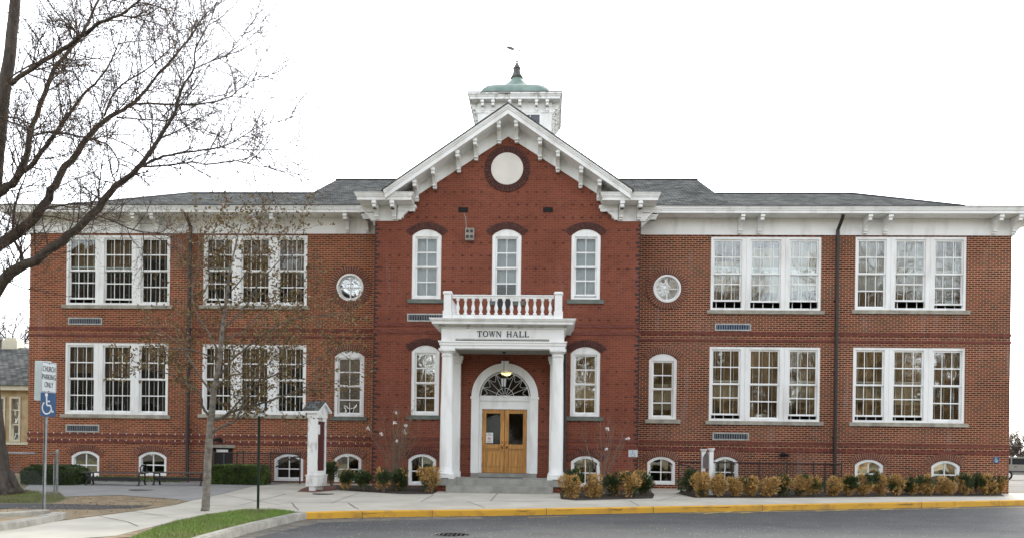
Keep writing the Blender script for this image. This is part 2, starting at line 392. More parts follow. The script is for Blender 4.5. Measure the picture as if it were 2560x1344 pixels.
# ------------------------------------------------------------------ the ground
KERB = [(480, 1352), (520, 1339), (580, 1322.5), (640, 1307), (700, 1293.5), (735, 1285.5), (765, 1280), (860, 1277.6), (1000, 1275.5), (1260, 1272.5), (1640, 1266), (2000, 1259.5), (2300, 1254.5), (2560, 1249.5)]
kp = [G(*q).xy for q in KERB]
d0 = (kp[0] - kp[1]).normalized(); kp = [kp[0] + d0 * 6, kp[0] + d0 * 2.5] + kp
dl = (kp[-1] - kp[-4]).normalized(); kp += [kp[-1] + dl * 30]
def cut(bm):
    for yy in (-7.6, -2.045, 12, 37):
        bmesh.ops.bisect_plane(bm, geom=bm.verts[:] + bm.edges[:] + bm.faces[:], plane_co=(0, yy, 0), plane_no=(0, 1, 0))
def sheet(name, poly, off, m, up=True, kind='structure', parent=None):
    bm = bmesh.new(); vs = [bm.verts.new((p[0], p[1], 0)) for p in poly]
    f = bm.faces.new(vs); f.normal_update()
    if f.normal.z < 0: f.normal_flip()
    bmesh.ops.triangulate(bm, faces=[f]); cut(bm)
    for v in bm.verts: v.co.z = (zup if up else zroad)(v.co.y) + off
    me = bpy.data.meshes.new(name); bm.to_mesh(me); bm.free(); me.materials.append(m)
    o = link(name, me, parent)
    if kind: o['kind'] = kind
    return o
GP = lambda *pts: [G(*p).xy for p in pts]
sheet('ground', [(-1500, -600), (1500, -600), (1500, 2000), (-1500, 2000)], -.06, M['earth'], up=False)
sheet('road', [(-70, -24.5), (70, -24.5), (70, 20), (-70, 20)], 0, M['asphalt'], up=False)
upl = [tuple(k) for k in kp]
sheet('terrace_ground', [(-300, kp[0].y)] + upl + [(300, kp[-1].y), (300, 700), (-300, 700)], 0, M['earth'])
walk = GP((765, 1279.5)) + [k for k in kp[9:]] + [Vector((60, 9)), Vector((60, 2)), Vector((-7.5, 2))] + GP((655, 1212), (560, 1233), (480, 1250), (385, 1270), (250, 1288), (150, 1301), (0, 1323), (-80, 1333), (-80, 1372), (90, 1352), (290, 1338), (440, 1301), (520, 1284), (610, 1274), (690, 1273.5))
sheet('pavement', walk, .004, M['concrete'])
sheet('plaza_paving', GP((140, 1241), (300, 1237), (430, 1246), (470, 1252), (560, 1233), (655, 1212)) + [Vector((-7.5, 1.4)), Vector((-17, 1.4))] + GP((60, 1222)), .009, M['plaza'])
sheet('leaf_strewn_earth', GP((150, 1250), (200, 1240), (300, 1238), (430, 1247), (468, 1252), (385, 1269), (250, 1287), (150, 1300), (0, 1321), (0, 1274), (120, 1262)), .007, M['litter_bed'])
sheet('asphalt_path', GP((-60, 1258), (150, 1259), (280, 1262), (385, 1263), (335, 1270), (240, 1273), (60, 1272), (-60, 1270)), .012, M['asphalt_new'])
sheet('turf_patch', GP((-120, 1226), (60, 1228), (150, 1233), (165, 1247), (140, 1254), (-120, 1256)), .008, M['turf'])
sheet('verge_turf', GP((740, 1281), (690, 1274.5), (610, 1274.5), (520, 1286), (440, 1303), (372, 1322), (335, 1338)) + [kp[0], kp[1]] + [k for k in kp[2:8]], .008, M['turf'])
sheet('verge_dirt', GP((470, 1298), (440, 1303), (290, 1340), (200, 1350), (330, 1342), (385, 1318)), .011, M['litter_bed'])
sheet('mulch_bed', GP((842, 1213), (838, 1223), (900, 1228), (1000, 1234), (1083, 1234), (1096, 1226)) + [Vector((-1.95, .2)), Vector((-6, .2))], .010, M['mulch'])
sheet('mulch_bed', GP((1398, 1228), (1402, 1247), (1440, 1250), (1632, 1245), (1636, 1236)) + [Vector((4.9, .2)), Vector((2.1, .2))], .010, M['mulch'])
sheet('mulch_bed', GP((1688, 1232), (1735, 1243), (1900, 1244), (2160, 1242), (2380, 1240), (2512, 1240)) + [Vector((17.2, 1.4)), Vector((6.6, 1.4))], .010, M['mulch'])
sheet('brick_paving', GP((742, 1228), (786, 1230), (842, 1224), (842, 1213), (775, 1214)), .008, M['brick_paving'])
# joints and cracks of the pavement
def strip(mb, pts, wd, off, up=True):
    pts = [Vector((p[0], p[1])) for p in pts]; fz = zup if up else zroad
    for a, b in zip(pts, pts[1:]):
        n_ = (b - a).normalized(); n_ = Vector((-n_.y, n_.x)) * wd / 2
        k = max(1, int((b - a).length / 1.0))
        for i in range(k):
            p, q = a.lerp(b, i / k), a.lerp(b, (i + 1) / k)
            mb.add([(c.x, c.y, fz(c.y) + off) for c in (p - n_, q - n_, q + n_, p + n_)], [(0, 1, 2, 3)])
jm = MB()
for ln in ([(730, 1256), (747, 1275)], [(870, 1256), (896, 1272)], [(828, 1257), (862, 1244), (897, 1232)], [(1052, 1254), (1083, 1236)], [(1168, 1253), (1212, 1268)], [(1226, 1252), (1244, 1232)], [(700, 1255.5), (900, 1255), (1160, 1253), (1400, 1252)],
           [(1400, 1252), (1640, 1249), (1720, 1247)], [(1575, 1251), (1598, 1264)], [(520, 1262), (640, 1268), (690, 1271)], [(330, 1277), (420, 1291)], [(560, 1236), (700, 1262)], [(1690, 1240), (1640, 1252)], [(250, 1290), (320, 1304), (345, 1315)], [(600, 1262), (715, 1234)]):
    strip(jm, GP(*ln), .022, .009)
tag(jm.build('pavement_joint', M['joint']), kind='structure')
# kerb, painted yellow along the straight run
def kerb(name, pts, m, wd=.15, h=.15, parent=None):
    mb = MB(); pts = [Vector((p[0], p[1])) for p in pts]; rows = []
    for i, p in enumerate(pts):
        t = (pts[min(i + 1, len(pts) - 1)] - pts[max(i - 1, 0)]).normalized(); n_ = Vector((-t.y, t.x))   # to the left of travel = inland
        z = zup(p.y)
        a, b, c, d = p - n_ * .025, p + n_ * .012, p + n_ * wd, p + n_ * wd
        rows += [(a.x, a.y, z - h - .02), (a.x + n_.x * .01, a.y + n_.y * .01, z - .012), (b.x, b.y, z + .012), (c.x, c.y, z + .012), (d.x, d.y, z - .1)]
    n = 5
    mb.add(rows, [(i * n + k, (i + 1) * n + k, (i + 1) * n + k + 1, i * n + k + 1) for i in range(len(pts) - 1) for k in range(n - 1)])
    return tag(mb.build(name, m, parent), kind='structure')
def fine(pts, st=.8):
    o = []
    for a, b in zip(pts, pts[1:]):
        k = max(1, int((b - a).length / st))
        for i in range(k):
            if st > 2 or True: o.append(a.lerp(b, i / k))
    return o + [pts[-1]]
def bow(pts, amp=.012):
    return [p + Vector((noise.noise((p.x * .7, p.y, 0)), noise.noise((p.x * .7, p.y, 9)))) * amp for p in pts]
YEL = kp[8:]
kerb('grey_kerb', bow(fine(kp[:9])), M['concrete_kerb'])
kerb('yellow_kerb', bow(fine(YEL)), M['yellow'])
# worn patches and joints on the kerb top and face
wp = MB()
for a, b in ((1215, 1330), (1380, 1440), (1520, 1556), (1635, 1850), (1935, 2060), (2120, 2180), (1100, 1160), (2240, 2290), (2400, 2450), (900, 960)):
    pa, pb = G(a, 1273 - (a - 1260) * .0175).xy, G(b, 1273 - (b - 1260) * .0175).xy
    t = (pb - pa).normalized(); n_ = Vector((-t.y, t.x)); L = (pb - pa).length
    K = max(8, int(L / .06))
    def wear(t): return max(0, noise.noise((t * L * 1.3 + a, 0, 0)) + .45 * noise.noise((t * L * 5 + a, 3, 0)) + .12) * .05 * min(1, 6 * t, 6 * (1 - t))
    for i in range(K):
        s0, s1 = i / K, (i + 1) / K
        p, q = pa + t * L * s0, pa + t * L * s1
        z0, z1 = zup(p.y), zup(q.y); f = -.034; w0, w1 = wear(s0), wear(s1)
        if w0 + w1 < .004: continue
        o0, o1 = .016 + w0 * .4, .016 + w1 * .4
        wp.add([(*(p + n_ * f), z0 - o0 - w0), (*(q + n_ * f), z1 - o1 - w1), (*(q + n_ * f), z1 - o1), (*(p + n_ * f), z0 - o0)], [(0, 1, 2, 3)])
tag(wp.build('kerb_wear', M['yellow_worn']), kind='structure')
kj = MB()
for x in (1080, 1365, 1632, 1905, 2302, 2495, 905):
    y = 1273 - (x - 1260) * .0178
    p = G(x, y).xy; t = dl; n_ = Vector((-t.y, t.x)); z = zup(p.y)
    for q0, q1, za, zb in ((p - n_ * .036, p - n_ * .036, z - .15, z + .016), (p - n_ * .036, p + n_ * .15, z + .016, z + .016)):
        kj.add([(*(q0 - t * .008), za), (*(q0 + t * .008), za), (*(q1 + t * .008), zb), (*(q1 - t * .008), zb)], [(0, 1, 2, 3)])
tag(kj.build('kerb_joint', M['joint']), kind='structure')
yl = MB()
for a, b in (((1320, 1292), (1420, 1290)), ((1700, 1281.5), (2560, 1266.5)), ((1760, 1283), (1830, 1277)), ((1850, 1281.5), (1930, 1275)), ((2040, 1277), (2120, 1272)), ((2180, 1274), (2240, 1269)), ((2330, 1271), (2400, 1266)), ((775, 1291), (900, 1291))):
    strip(yl, [G(*a, False).xy, G(*b, False).xy], .09, .005, False)
ck = MB()
for ln in ([(1560, 1306), (1600, 1310), (1640, 1317), (1670, 1323)], [(1710, 1302), (1770, 1301), (1840, 1304)], [(2010, 1326), (2060, 1327)], [(2470, 1301), (2520, 1294), (2560, 1291)], [(2380, 1312), (2470, 1303)], [(880, 1340), (960, 1322), (1010, 1318)], [(1330, 1330), (1400, 1336), (1500, 1333)], [(1150, 1300), (1210, 1303), (1260, 1300)]):
    strip(ck, [G(*q, False).xy for q in ln], .022, .003, False)
tag(ck.build('road_crack', M['joint']), kind='structure')
sheet('gutter_dust', [G(*q, False).xy for q in ((775, 1289), (960, 1290), (1200, 1291), (1210, 1296), (960, 1300), (800, 1306), (690, 1330), (600, 1352), (560, 1352), (640, 1325), (720, 1303))], .003, mat('gutter_dust', (.15, .135, .105), .95, col2=(.085, .082, .075), scale=3, detail=9, lo=.4, hi=.6), False)
tag(yl.build('road_marking', M['yellow_line']), kind='structure')
sheet('lot_paving', [(17.6, 2.2), (60, 2.2), (60, 60), (17.6, 60)], .009, M['lot'])
sheet('lot_asphalt', [(17.6, 9), (90, 9), (90, 75), (17.6, 75)], .014, M['lot'])

# ------------------------------------------------------------------ the town hall
HALL = thing('town_hall', 'red brick town hall with white trim, columned porch and copper topped cupola', 'building', (0, 0, .3))
WALLT = .3
win_holes = {'c': [], 'l': [], 'r': []}
WINS = []
def win(w_, box, kind='rect', rise=0., **kw):
    Y = 0. if w_ == 'c' else 1.5
    x0, x1, z0, z1 = rect(*box, Y)
    if kind == 'rect': out = rc(x0, x1, z0, z1)
    elif kind == 'arch': out = arch(x0, x1, z0, z1, rise)
    else: out = circ((x0 + x1) / 2, (z0 + z1) / 2, (x1 - x0) / 2)
    if not kw.pop('nohole', False): win_holes[w_].append(out)
    WINS.append(dict(Y=Y, x0=x0, x1=x1, z0=z0, z1=z1, kind=kind, rise=rise, w=w_, **kw))
    return x0, x1, z0, z1

SILLS, ARCHES = [], []
def triple(w_, box, shades, storm=True, glass=None, sill=True, grey=False):
    Y = 1.5
    x0, x1, z0, z1 = rect(*box, Y)
    win_holes[w_].append(rc(x0, x1, z0, z1))
    e, mu = .03, .30
    gw = (x1 - x0 - 2 * e - 2 * mu) / 3
    for i in range(3):
        a = x0 + (0 if i == 0 else e + i * (gw + mu) - mu / 2)
        b = x1 if i == 2 else x0 + e + (i + 1) * gw + i * mu + mu / 2
        ca = e + .05 if i == 0 else mu / 2; cb = e + .05 if i == 2 else mu / 2
        WINS.append(dict(Y=Y, x0=a, x1=b, z0=z0, z1=z1, kind='rect', rise=0, w=w_, ca=ca, cb=cb, cols=3, storm=storm, shades=shades[i], glass=glass or ('glass_left' if w_ == 'l' else 'glass_up' if box[1] < 700 else 'glass'), openat=shades[i].get('open', 0)))
    SILLS.append((x0 - .12, x1 + .12, z0 - .13, z0 - .004, Y, 'sill'))
S = lambda m, t, b, o=0, **k: dict(m=m, t=t, b=b, open=o, **k)
triple('l', (165, 588, 425, 762), [S('shade_b', 0, .5, .12), S('shade_b', 0, .5, .1), S('shade_d', 0, .3)])
triple('l', (508, 588, 768, 763), [S('shade_b', 0, .5, .1), S('shade_b', 0, .72), S('shade_d', 0, .7)])
triple('l', (162, 856, 420, 1035), [S('shade_d', 0, .4), S('shade_d', 0, .45), S('shade_d', 0, .35)])
triple('l', (505, 860, 765, 1035), [S('shade_d', 0, .6), S('shade_d', 0, .5), S('shade_d', 0, .3)])
triple('r', (1777, 592, 2053, 775), [S('shade_c', .3, .72, .2), S('shade_c', .1, .74, .18), S('shade_c', 0, .72, .2)])
triple('r', (2138, 592, 2416, 775), [S('shade_w', .02, .74), S('shade_w', 0, .72, .2), S('shade_w', .25, .72, .1)])
triple('r', (1773, 866, 2050, 1052), [S('shade_c', .46, .72, .1), S('shade_d', 0, .72), S('shade_c', .48, .74, .1)])
triple('r', (2132, 868, 2412, 1056), [S('shade_c', .46, .72, .1), S('shade_c', .46, .76, .1), S('shade_d', 0, .4)])
def narrow(w_, box, shade, grey, **k):
    x0, x1, z0, z1 = win(w_, box, 'arch', .22, cols=2, ca=.11, cb=.11, storm=False, shades=shade, glass='glass_left' if box[1] < 600 else 'glass', openat=shade.get('open', 0), **k)
    SILLS.append((x0 - .13, x1 + .13, z0 - .14, z0 - .004, 0. if w_ == 'c' else 1.5, 'sill_grey' if grey else 'sill'))
    ARCHES.append((x0, x1, z1, .22, .22, 0. if w_ == 'c' else 1.5, 'arch_c' if w_ == 'c' else 'arch_w'))
narrow('c', (1030, 573, 1103, 747), S('shade_w', 0, 1), True)
narrow('c', (1230, 573, 1303, 752), S('shade_w', 0, .74), True)
narrow('c', (1428, 573, 1501, 748), S('shade_w', 0, 1, .05), True)
narrow('c', (1028, 862, 1098, 1037), S('shade_w', 0, .3), True)
narrow('c', (1426, 866, 1500, 1040), S('shade_c', .45, .74), True)
narrow('l', (836, 875, 910, 1040), S('shade_d', 0, .3), True)
narrow('r', (1622, 883, 1692, 1047), S('shade_c', .4, .85), False)
for w_, b in (('l', (841, 684, 909, 751)), ('r', (1633, 686, 1703, 755))):
    win(w_, b, 'round', cols=2, storm=False, shades=S('shade_w', 0, 1) if w_ == 'r' else S('shade_d', 0, .2), glass='glass', ca=.07, cb=.07)
BAS = [('l', (178, 1125, 248, 1190)), ('l', (346, 1127, 416, 1188)), ('l', (685, 1133, 758, 1201)), ('l', (835, 1132, 903, 1204)), ('c', (1020, 1133, 1090, 1212)), ('c', (1427, 1138, 1500, 1216)),
       ('r', (1618, 1140, 1688, 1210)), ('r', (1781, 1140, 1846, 1211)), ('r', (2137, 1147, 2208, 1212)), ('r', (2328, 1150, 2400, 1214))]
for i, (w_, b) in enumerate(BAS):
    x0, x1, z0, z1 = win(w_, b, 'arch', .2, cols=2, storm=False, shades=S('mirror_cream', 0, 1) if i in (8, 9) else S('shade_d', 0, .1), glass='glass_film' if i in (8, 9) else 'glass', ca=.08, cb=.08, archglass=True, base=True)
    ARCHES.append((x0, x1, z1, .2, .22, 0. if w_ == 'c' else 1.5, 'arch_w'))
# doorway holes
ZS = 3.44      # springing of the doorway arch
win_holes['c'].append(arch(-1.135, 1.135, .86, ZS + 1.136, 1.134, 32))
bx = rect(530, 1118, 582, 1166, 1.5)
win_holes['l'].append(rc(bx[0], bx[1], .5, bx[3]))
# walls
def wall(name, outline, holes, Y, m): return plate(name, outline, holes, Y, Y + WALLT, m, HALL)
ZB = .05
gm = .69
wall('wall', [(-4.5, ZB), (4.5, ZB), (4.5, 10.0), (3.85, 10.0), (.0, 12.66), (-3.85, 10.0), (-4.5, 10.0)], win_holes['c'], 0, M['brick_c'])
wall('wall', rc(-17.5, -4.5, ZB, 9.86), win_holes['l'], 1.5, M['brick_l'])
wall('wall', rc(4.5, 17.5, ZB, 9.86), win_holes['r'], 1.5, M['brick_r'])
for s, mm in ((-1, 'brick_l'), (1, 'brick_r')):
    b = MB(); x0, x1 = sorted((s * 17.5, s * 17.2)); b.box(x0, x1, 1.8, 11.2, ZB, 9.86)
    x0, x1 = sorted((s * 17.2, s * 4.2)); b.box(x0, x1, 10.9, 11.2, ZB, 9.86); b.build('wall', M[mm], HALL)
b = MB(); b.box(-4.5, -4.2, .3, 1.5, ZB, 10); b.box(4.2, 4.5, .3, 1.5, ZB, 10); b.build('wall', M['brick_c'], HALL)
b = MB(); b.box(-4.5, 4.5, 13, 13.3, ZB, 12.6); b.box(-4.5, -4.2, 11.2, 13, ZB, 10.4); b.box(4.2, 4.5, 11.2, 13, ZB, 10.4); b.build('wall', M['brick_c'], HALL)
# inside: storeys and rooms
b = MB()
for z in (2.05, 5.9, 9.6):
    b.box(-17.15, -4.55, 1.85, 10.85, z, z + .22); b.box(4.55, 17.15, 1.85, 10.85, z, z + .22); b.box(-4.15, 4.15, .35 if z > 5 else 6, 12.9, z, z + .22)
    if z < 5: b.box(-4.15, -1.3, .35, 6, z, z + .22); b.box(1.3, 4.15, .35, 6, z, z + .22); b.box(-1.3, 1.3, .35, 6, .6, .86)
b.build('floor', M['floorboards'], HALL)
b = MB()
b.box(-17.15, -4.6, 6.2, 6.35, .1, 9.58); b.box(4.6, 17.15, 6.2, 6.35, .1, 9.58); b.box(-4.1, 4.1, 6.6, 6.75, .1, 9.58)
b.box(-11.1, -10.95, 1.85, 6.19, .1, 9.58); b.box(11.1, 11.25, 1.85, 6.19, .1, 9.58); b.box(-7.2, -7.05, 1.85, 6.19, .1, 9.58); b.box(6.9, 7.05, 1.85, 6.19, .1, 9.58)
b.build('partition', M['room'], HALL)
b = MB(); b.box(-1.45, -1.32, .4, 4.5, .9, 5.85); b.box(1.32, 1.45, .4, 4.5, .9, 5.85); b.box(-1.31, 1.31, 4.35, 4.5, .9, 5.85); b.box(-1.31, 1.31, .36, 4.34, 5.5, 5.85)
b.build('partition', M['dark_vestibule'], HALL)

# windows
def glazing_holes(x0, x1, z0, z1): return rc(x0, x1, z0, z1)
for W in WINS:
    x0, x1, z0, z1, Y = W['x0'] + .003, W['x1'] - .003, W['z0'] + .003, W['z1'] - .003, W['Y']
    ca, cb = W['ca'], W['cb']; ct, cbm = .09, .08
    k = W['kind']; xm = (x0 + x1) / 2
    yf = Y + .045
    if k == 'round':
        r = (x1 - x0) / 2; zc = (z0 + z1) / 2
        f = plate('window', circ(xm, zc, r), [circ(xm, zc, r - ca)], Y - .02, Y + .16, M['white'], HALL)
        gi = r - ca; b = MB()
        for dx, dz in ((0, gi), (gi, 0)):
            b.box(xm - (dx or .016), xm + (dx or .016), yf + .03, yf + .06, zc - (dz or .016), zc + (dz or .016))
        b.tube([(xm + (gi - .02) * math.cos(t * math.pi / 16), yf + .045, zc + (gi - .02) * math.sin(t * math.pi / 16)) for t in range(33)], .025, 6)
        b.build('sash', M['white'], f)
        plate('pane', circ(xm, zc, gi + .01), [], yf + .062, yf + .066, M[W['glass']], f)
        s = W['shades']
        if s['b'] > .5: plate('shade', circ(xm, zc, gi), [], yf + .2, yf + .21, M[s['m']], f)
        continue
    gx0, gx1, gz0 = x0 + ca, x1 - cb, z0 + cbm
    if k == 'rect':
        gz1 = z1 - ct; out = rc(x0, x1, z0, z1); inn = rc(gx0, gx1, gz0, gz1)
    elif W.get('archglass'):
        gz1 = z1 - .09; out = arch(x0, x1, z0, z1, W['rise']); inn = arch(gx0, gx1, gz0, gz1, W['rise'] - .02)
    else:
        gz1 = z1 - W['rise'] - .03; out = arch(x0, x1, z0, z1, W['rise']); inn = rc(gx0, gx1, gz0, gz1)
    f = plate('window', out, [inn], Y + .015, Y + .17, M['white'], HALL)
    if W.get('archglass'):
        b = MB(); zm = (gz0 + gz1 - .1) / 2
        b.box(xm - .017, xm + .017, yf + .03, yf + .06, gz0, gz1 - .004); b.box(gx0, gx1, yf + .028, yf + .058, zm - .02, zm + .02)
        b.box(gx0, gx0 + .035, yf + .032, yf + .062, gz0, gz1 - W['rise']); b.box(gx1 - .035, gx1, yf + .032, yf + .062, gz0, gz1 - W['rise']); b.box(gx0 + .036, gx1 - .036, yf + .032, yf + .062, gz0, gz0 + .05)
        b.build('sash', M['white'], f)
        plate('pane', inn, [], yf + .064, yf + .068, M[W['glass']], f)
    else:
        # beaded stop inside the casing
        H = gz1 - gz0; zmid = gz0 + H * .497; op = W['openat'] * H * .5
        rowsU, rowsL = (gz1, zmid), (zmid, gz0)
        bar = .042
        ncol = W['cols']
        for half, (zt, zb_, yo) in enumerate(((gz1, zmid - .02, .02), (zmid + .02 + op, gz0 + op, .06))):
            b = MB(); y0, y1 = yf + yo, yf + yo + .034
            st = .058
            b.box(gx0 + .002, gx0 + st, y0, y1, zb_, zt); b.box(gx1 - st, gx1 - .002, y0, y1, zb_, zt)
            b.box(gx0 + st, gx1 - st, y0, y1, zt - st, zt); b.box(gx0 + st, gx1 - st, y0, y1, zb_, zb_ + st + .005)
            zz = (zt + zb_) / 2
            b.box(gx0 + st, gx1 - st, y0 + .004, y1 - .004, zz - bar / 2, zz + bar / 2)
            for c in range(1, ncol):
                xx = gx0 + (gx1 - gx0) * c / ncol
                b.box(xx - .011, xx + .011, y0 + .008, y1 - .008, zb_ + st, zz - bar / 2); b.box(xx - .011, xx + .011, y0 + .008, y1 - .008, zz + bar / 2, zt - st)
            b.build('sash', M['white'], f)
            p = MB(); p.box(gx0 + .01, gx1 - .01, y1 - .012, y1 - .009, zb_ + .01, zt - .01); p.build('pane', M[W['glass']], f)
        if W['storm']:     # inner storm sash whose bars do not line up with the outer ones
            b = MB(); y0 = yf + .17
            for fr in (.16, .47, .80):
                xx = gx0 + (gx1 - gx0) * fr; b.box(xx - .011, xx + .011, y0, y0 + .02, gz0, gz1)
            b.box(gx0, gx1, y0 - .004, y0 + .02, zmid - .02, zmid + .02)
            b.build('storm_sash', M['white'], f)
    s = W['shades']; H = gz1 - gz0
    zt, zb_ = gz1 - s['t'] * H, gz1 - s['b'] * H
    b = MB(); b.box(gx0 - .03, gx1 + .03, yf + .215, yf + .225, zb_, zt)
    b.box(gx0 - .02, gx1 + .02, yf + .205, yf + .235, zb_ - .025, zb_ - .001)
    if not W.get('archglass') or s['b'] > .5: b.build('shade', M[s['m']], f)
for x0, x1, z0, z1, Y, m in SILLS:
    b = MB(); b.box(x0, x1, Y - .07, Y + .16, z0, z1); b.build('window_sill', M[m], HALL)
# brick arches: voussoirs one by one with mortar between
def voussoirs(b, pts, out, y0, y1):   # pts: list of ((x,z) inner, (x,z) outer)
    for i in range(len(pts) - 1):
        (a, c), (d, e) = pts[i], pts[i + 1]
        g = .17
        l2 = lambda p, q, t: (p[0] + (q[0] - p[0]) * t, p[1] + (q[1] - p[1]) * t)
        q = [l2(a, d, g), l2(a, d, 1 - g), l2(c, e, 1 - g), l2(c, e, g)]
        dy = R.uniform(-.006, .006)
        b.prism(q, 1, y0 + dy, y1)
for x0, x1, z1, rise, band, Y, m in ARCHES:
    x0 -= .06; x1 += .06
    c = (x1 - x0) / 2; r = (c * c + rise * rise) / (2 * rise); zc = z1 + .01 - r; a = math.asin(c / r); xm = (x0 + x1) / 2
    n = 18; pts = []
    for i in range(n + 1):
        t = -a + 2 * a * i / n
        pts.append(((xm + r * math.sin(t), zc + r * math.cos(t)), (xm + (r + band) * math.sin(t), zc + (r + band) * math.cos(t))))
    b = MB(); b.cur = 0; voussoirs(b, pts, 0, Y - .035, Y + .05); b.cur = 1
    for i in range(n):
        b.prism([pts[i][0], pts[i + 1][0], pts[i + 1][1], pts[i][1]], 1, Y - .022, Y + .045)
    b.build('brick_arch', [M[m], M['arch_mortar' if Y else 'burnt']], HALL)
for (w_, px, py, ri, ro, Y, m) in (('l', 875, 717, 36.5, 51, 1.5, 'arch_w'), ('r', 1668, 720.5, 37, 51, 1.5, 'arch_w'), ('c', 1268, 423, 41, 57, 0., 'arch_c')):
    c = P(px, py, Y); sc = (P(px + 50, py, Y).x - c.x) / 50; n = 44; pts = []
    for i in range(n + 1):
        t = 2 * math.pi * i / n; pts.append(((c.x + ri * sc * math.cos(t), c.z + ri * sc * math.sin(t)), (c.x + ro * sc * math.cos(t), c.z + ro * sc * math.sin(t))))
    b = MB(); voussoirs(b, pts, 0, Y - .04, Y - .003); b.cur = 1
    for i in range(n): b.prism([pts[i][0], pts[i + 1][0], pts[i + 1][1], pts[i][1]], 1, Y - .022, Y - .002)
    b.build('brick_ring', [M[m], M['arch_mortar' if Y else 'burnt']], HALL)
    if w_ == 'c':
        plate('gable_disc', circ(c.x, c.z, 40 * sc, 48), [], -.05, -.004, mat('cream_disc_paint', (.74, .71, .64), .7, var=.12, scale=2), HALL)
# string courses
for z0, z1 in ((5.55, 5.65), (5.80, 5.90), (1.70, 1.80), (1.94, 2.04)):
    for Y, spans, m in ((0., [(-4.52, -1.75), (1.75, 4.52)] if z0 > 3 else [(-4.52, -1.12), (1.12, 4.52)], 'band'), (1.5, [(-17.52, -4.53)], 'band'), (1.5, [(4.53, 17.52)], 'band')):
        for x0, x1 in spans:
            b = MB(); x = x0
            while x < x1:
                L = min(.42, x1 - x)
                b.box(x, x + L - .006, Y - .02 + R.uniform(-.003, .003), Y - .002, z0, z1); x += L
            b.build('string_course', M[m], HALL)
        b = MB()
        if Y and z0 < 3 and spans[0][0] < 0:
            x = spans[0][0] + .1
            while x < spans[0][1] - .1:
                b.box(x, x + .022, Y - .034, Y - .028, z1 - .02, z1 + .03); x += .3
            b.build('mortar_stud', M['paper'], HALL)
# toothed corner quoins of burnt brick on the centre block
for s in (-1, 1):
    z = .45; i = 0; o = [(s * 4.506, z)]
    while z < 9.3:
        w_ = (.17, .03, .09, .03, .12, .025)[i % 6]; o += [(s * (4.506 - w_), z), (s * (4.506 - w_), z + .0716)]; z += .0716; i += 1
    o.append((s * 4.506, z)); plate('quoin_bricks', o, [], -.006, .24, M['burnt'], HALL)
# little black vents in the gable
for px in (1158, 1370):
    c = P(px, 525, 0); b = MB(); b.box(c.x - .165, c.x + .165, -.012, -.004, c.z - .085, c.z + .085)
    for i in range(5): b.box(c.x - .16 + i * .07, c.x - .13 + i * .07, -.018, -.013, c.z - .08, c.z + .08)
    b.build('wall_vent', M['void'], HALL)

# ------------------------------------------------------------------ cornices, brackets, roofs
def bracket_mb(depth, h, wd):
    b = MB(); pr = [(0, 0), (-depth, 0), (-depth, -.11), (-depth + .03, -.13), (-depth + .03, -.2), (-depth + .10, -.23), (-depth * .62, -h * .42), (-depth * .40, -h * .62), (-depth * .27, -h * .78), (-depth * .27, -h * .88), (-depth * .2, -h * .9), (-depth * .2, -h * .985), (0, -h * .985)]
    # stacked convex slices of the scrolled profile
    for (y0, z0), (y1, z1) in zip(pr[1:], pr[2:]):
        if abs(z1 - z0) < 1e-6: continue
        b.prism([(y0, z0), (0, z0), (0, z1), (y1, z1)], 0, -wd / 2, wd / 2)
    b.prism([(-depth - .02, -.03), (0, -.03), (0, -.1), (-depth - .02, -.1)], 0, -wd / 2 - .012, wd / 2 + .012)
    b.prism([(-depth * .33, -h * .8), (0, -h * .8), (0, -h * .86), (-depth * .33, -h * .86)], 0, -wd / 2 - .012, wd / 2 + .012)
    for zz in (.2, .36): b.tube([(-wd / 2 - .01, -depth * (.62 - zz * .3), -h * (zz + .08)), (wd / 2 + .01, -depth * (.62 - zz * .3), -h * (zz + .08))], .035, 10)
    return b
proto = {}
def bracket(kind, loc, rz=0):
    dep, h, wd = {'wing': (.60, .555, .125), 'ret': (.62, .50, .13), 'gable': (.66, .56, .12), 'cup': (.26, .40, .10)}[kind]
    if kind not in proto:
        o = bracket_mb(dep, h, wd).build('bracket', M['white']); proto[kind] = o.data
    else: o = link('bracket', proto[kind])
    o.location = loc; o.rotation_euler = (0, 0, rz)
    attach(o, HALL)
def cornice_run(b, x0, x1, y, z0, z1, yb, ends=(0, 0)):
    """fascia with a stepped crown; front at y, back at yb"""
    h = z1 - z0
    for k, (a, c, pr) in enumerate(((0, .42, 0), (.42, .62, .028), (.62, .86, .055), (.86, 1, .085))):
        b.box(x0 - pr * ends[0], x1 + pr * ends[1], y - pr, yb, z0 + a * h + (.0005 if k else 0), z0 + c * h)
for s in (-1, 1):
    b = MB(); x0, x1 = sorted((s * 4.52, s * 18.2))
    cornice_run(b, x0, x1, .8, 9.88, 10.1, 1.9, (s < 0, s > 0))
    b.build('cornice', M['white'], HALL)
    b = MB(); xa, xb = sorted((s * 17.53, s * 18.2)); b.box(xa, xb, 1.9, 12, 9.885, 10.1); b.build('cornice', M['white'], HALL)
    b = MB(); b.box(*sorted((s * 4.52, s * 17.535)), 1.465, 1.497, 9.30, 9.875); b.box(*sorted((s * 17.503, s * 17.535)), 1.5, 11.2, 9.3, 9.875); b.build('frieze', M['white'], HALL)
    b = MB(); b.box(*sorted((s * 4.52, s * 18.3)), .69, .78, 10.1, 10.125); b.build('roof_edge', M['drip'], HALL)
for px in (350, 396, 643, 690, 871, 919, 56, 1848, 1896, 2160, 2210, 2482, 2529):
    bracket('wing', (PX(px, 588, 1.465), 1.465, 9.88))
for s in (-1, 1):
    for y in (1.65, 2.3, 6, 10.5): bracket('wing', (s * 17.535, y, 9.88), s * math.pi / 2)
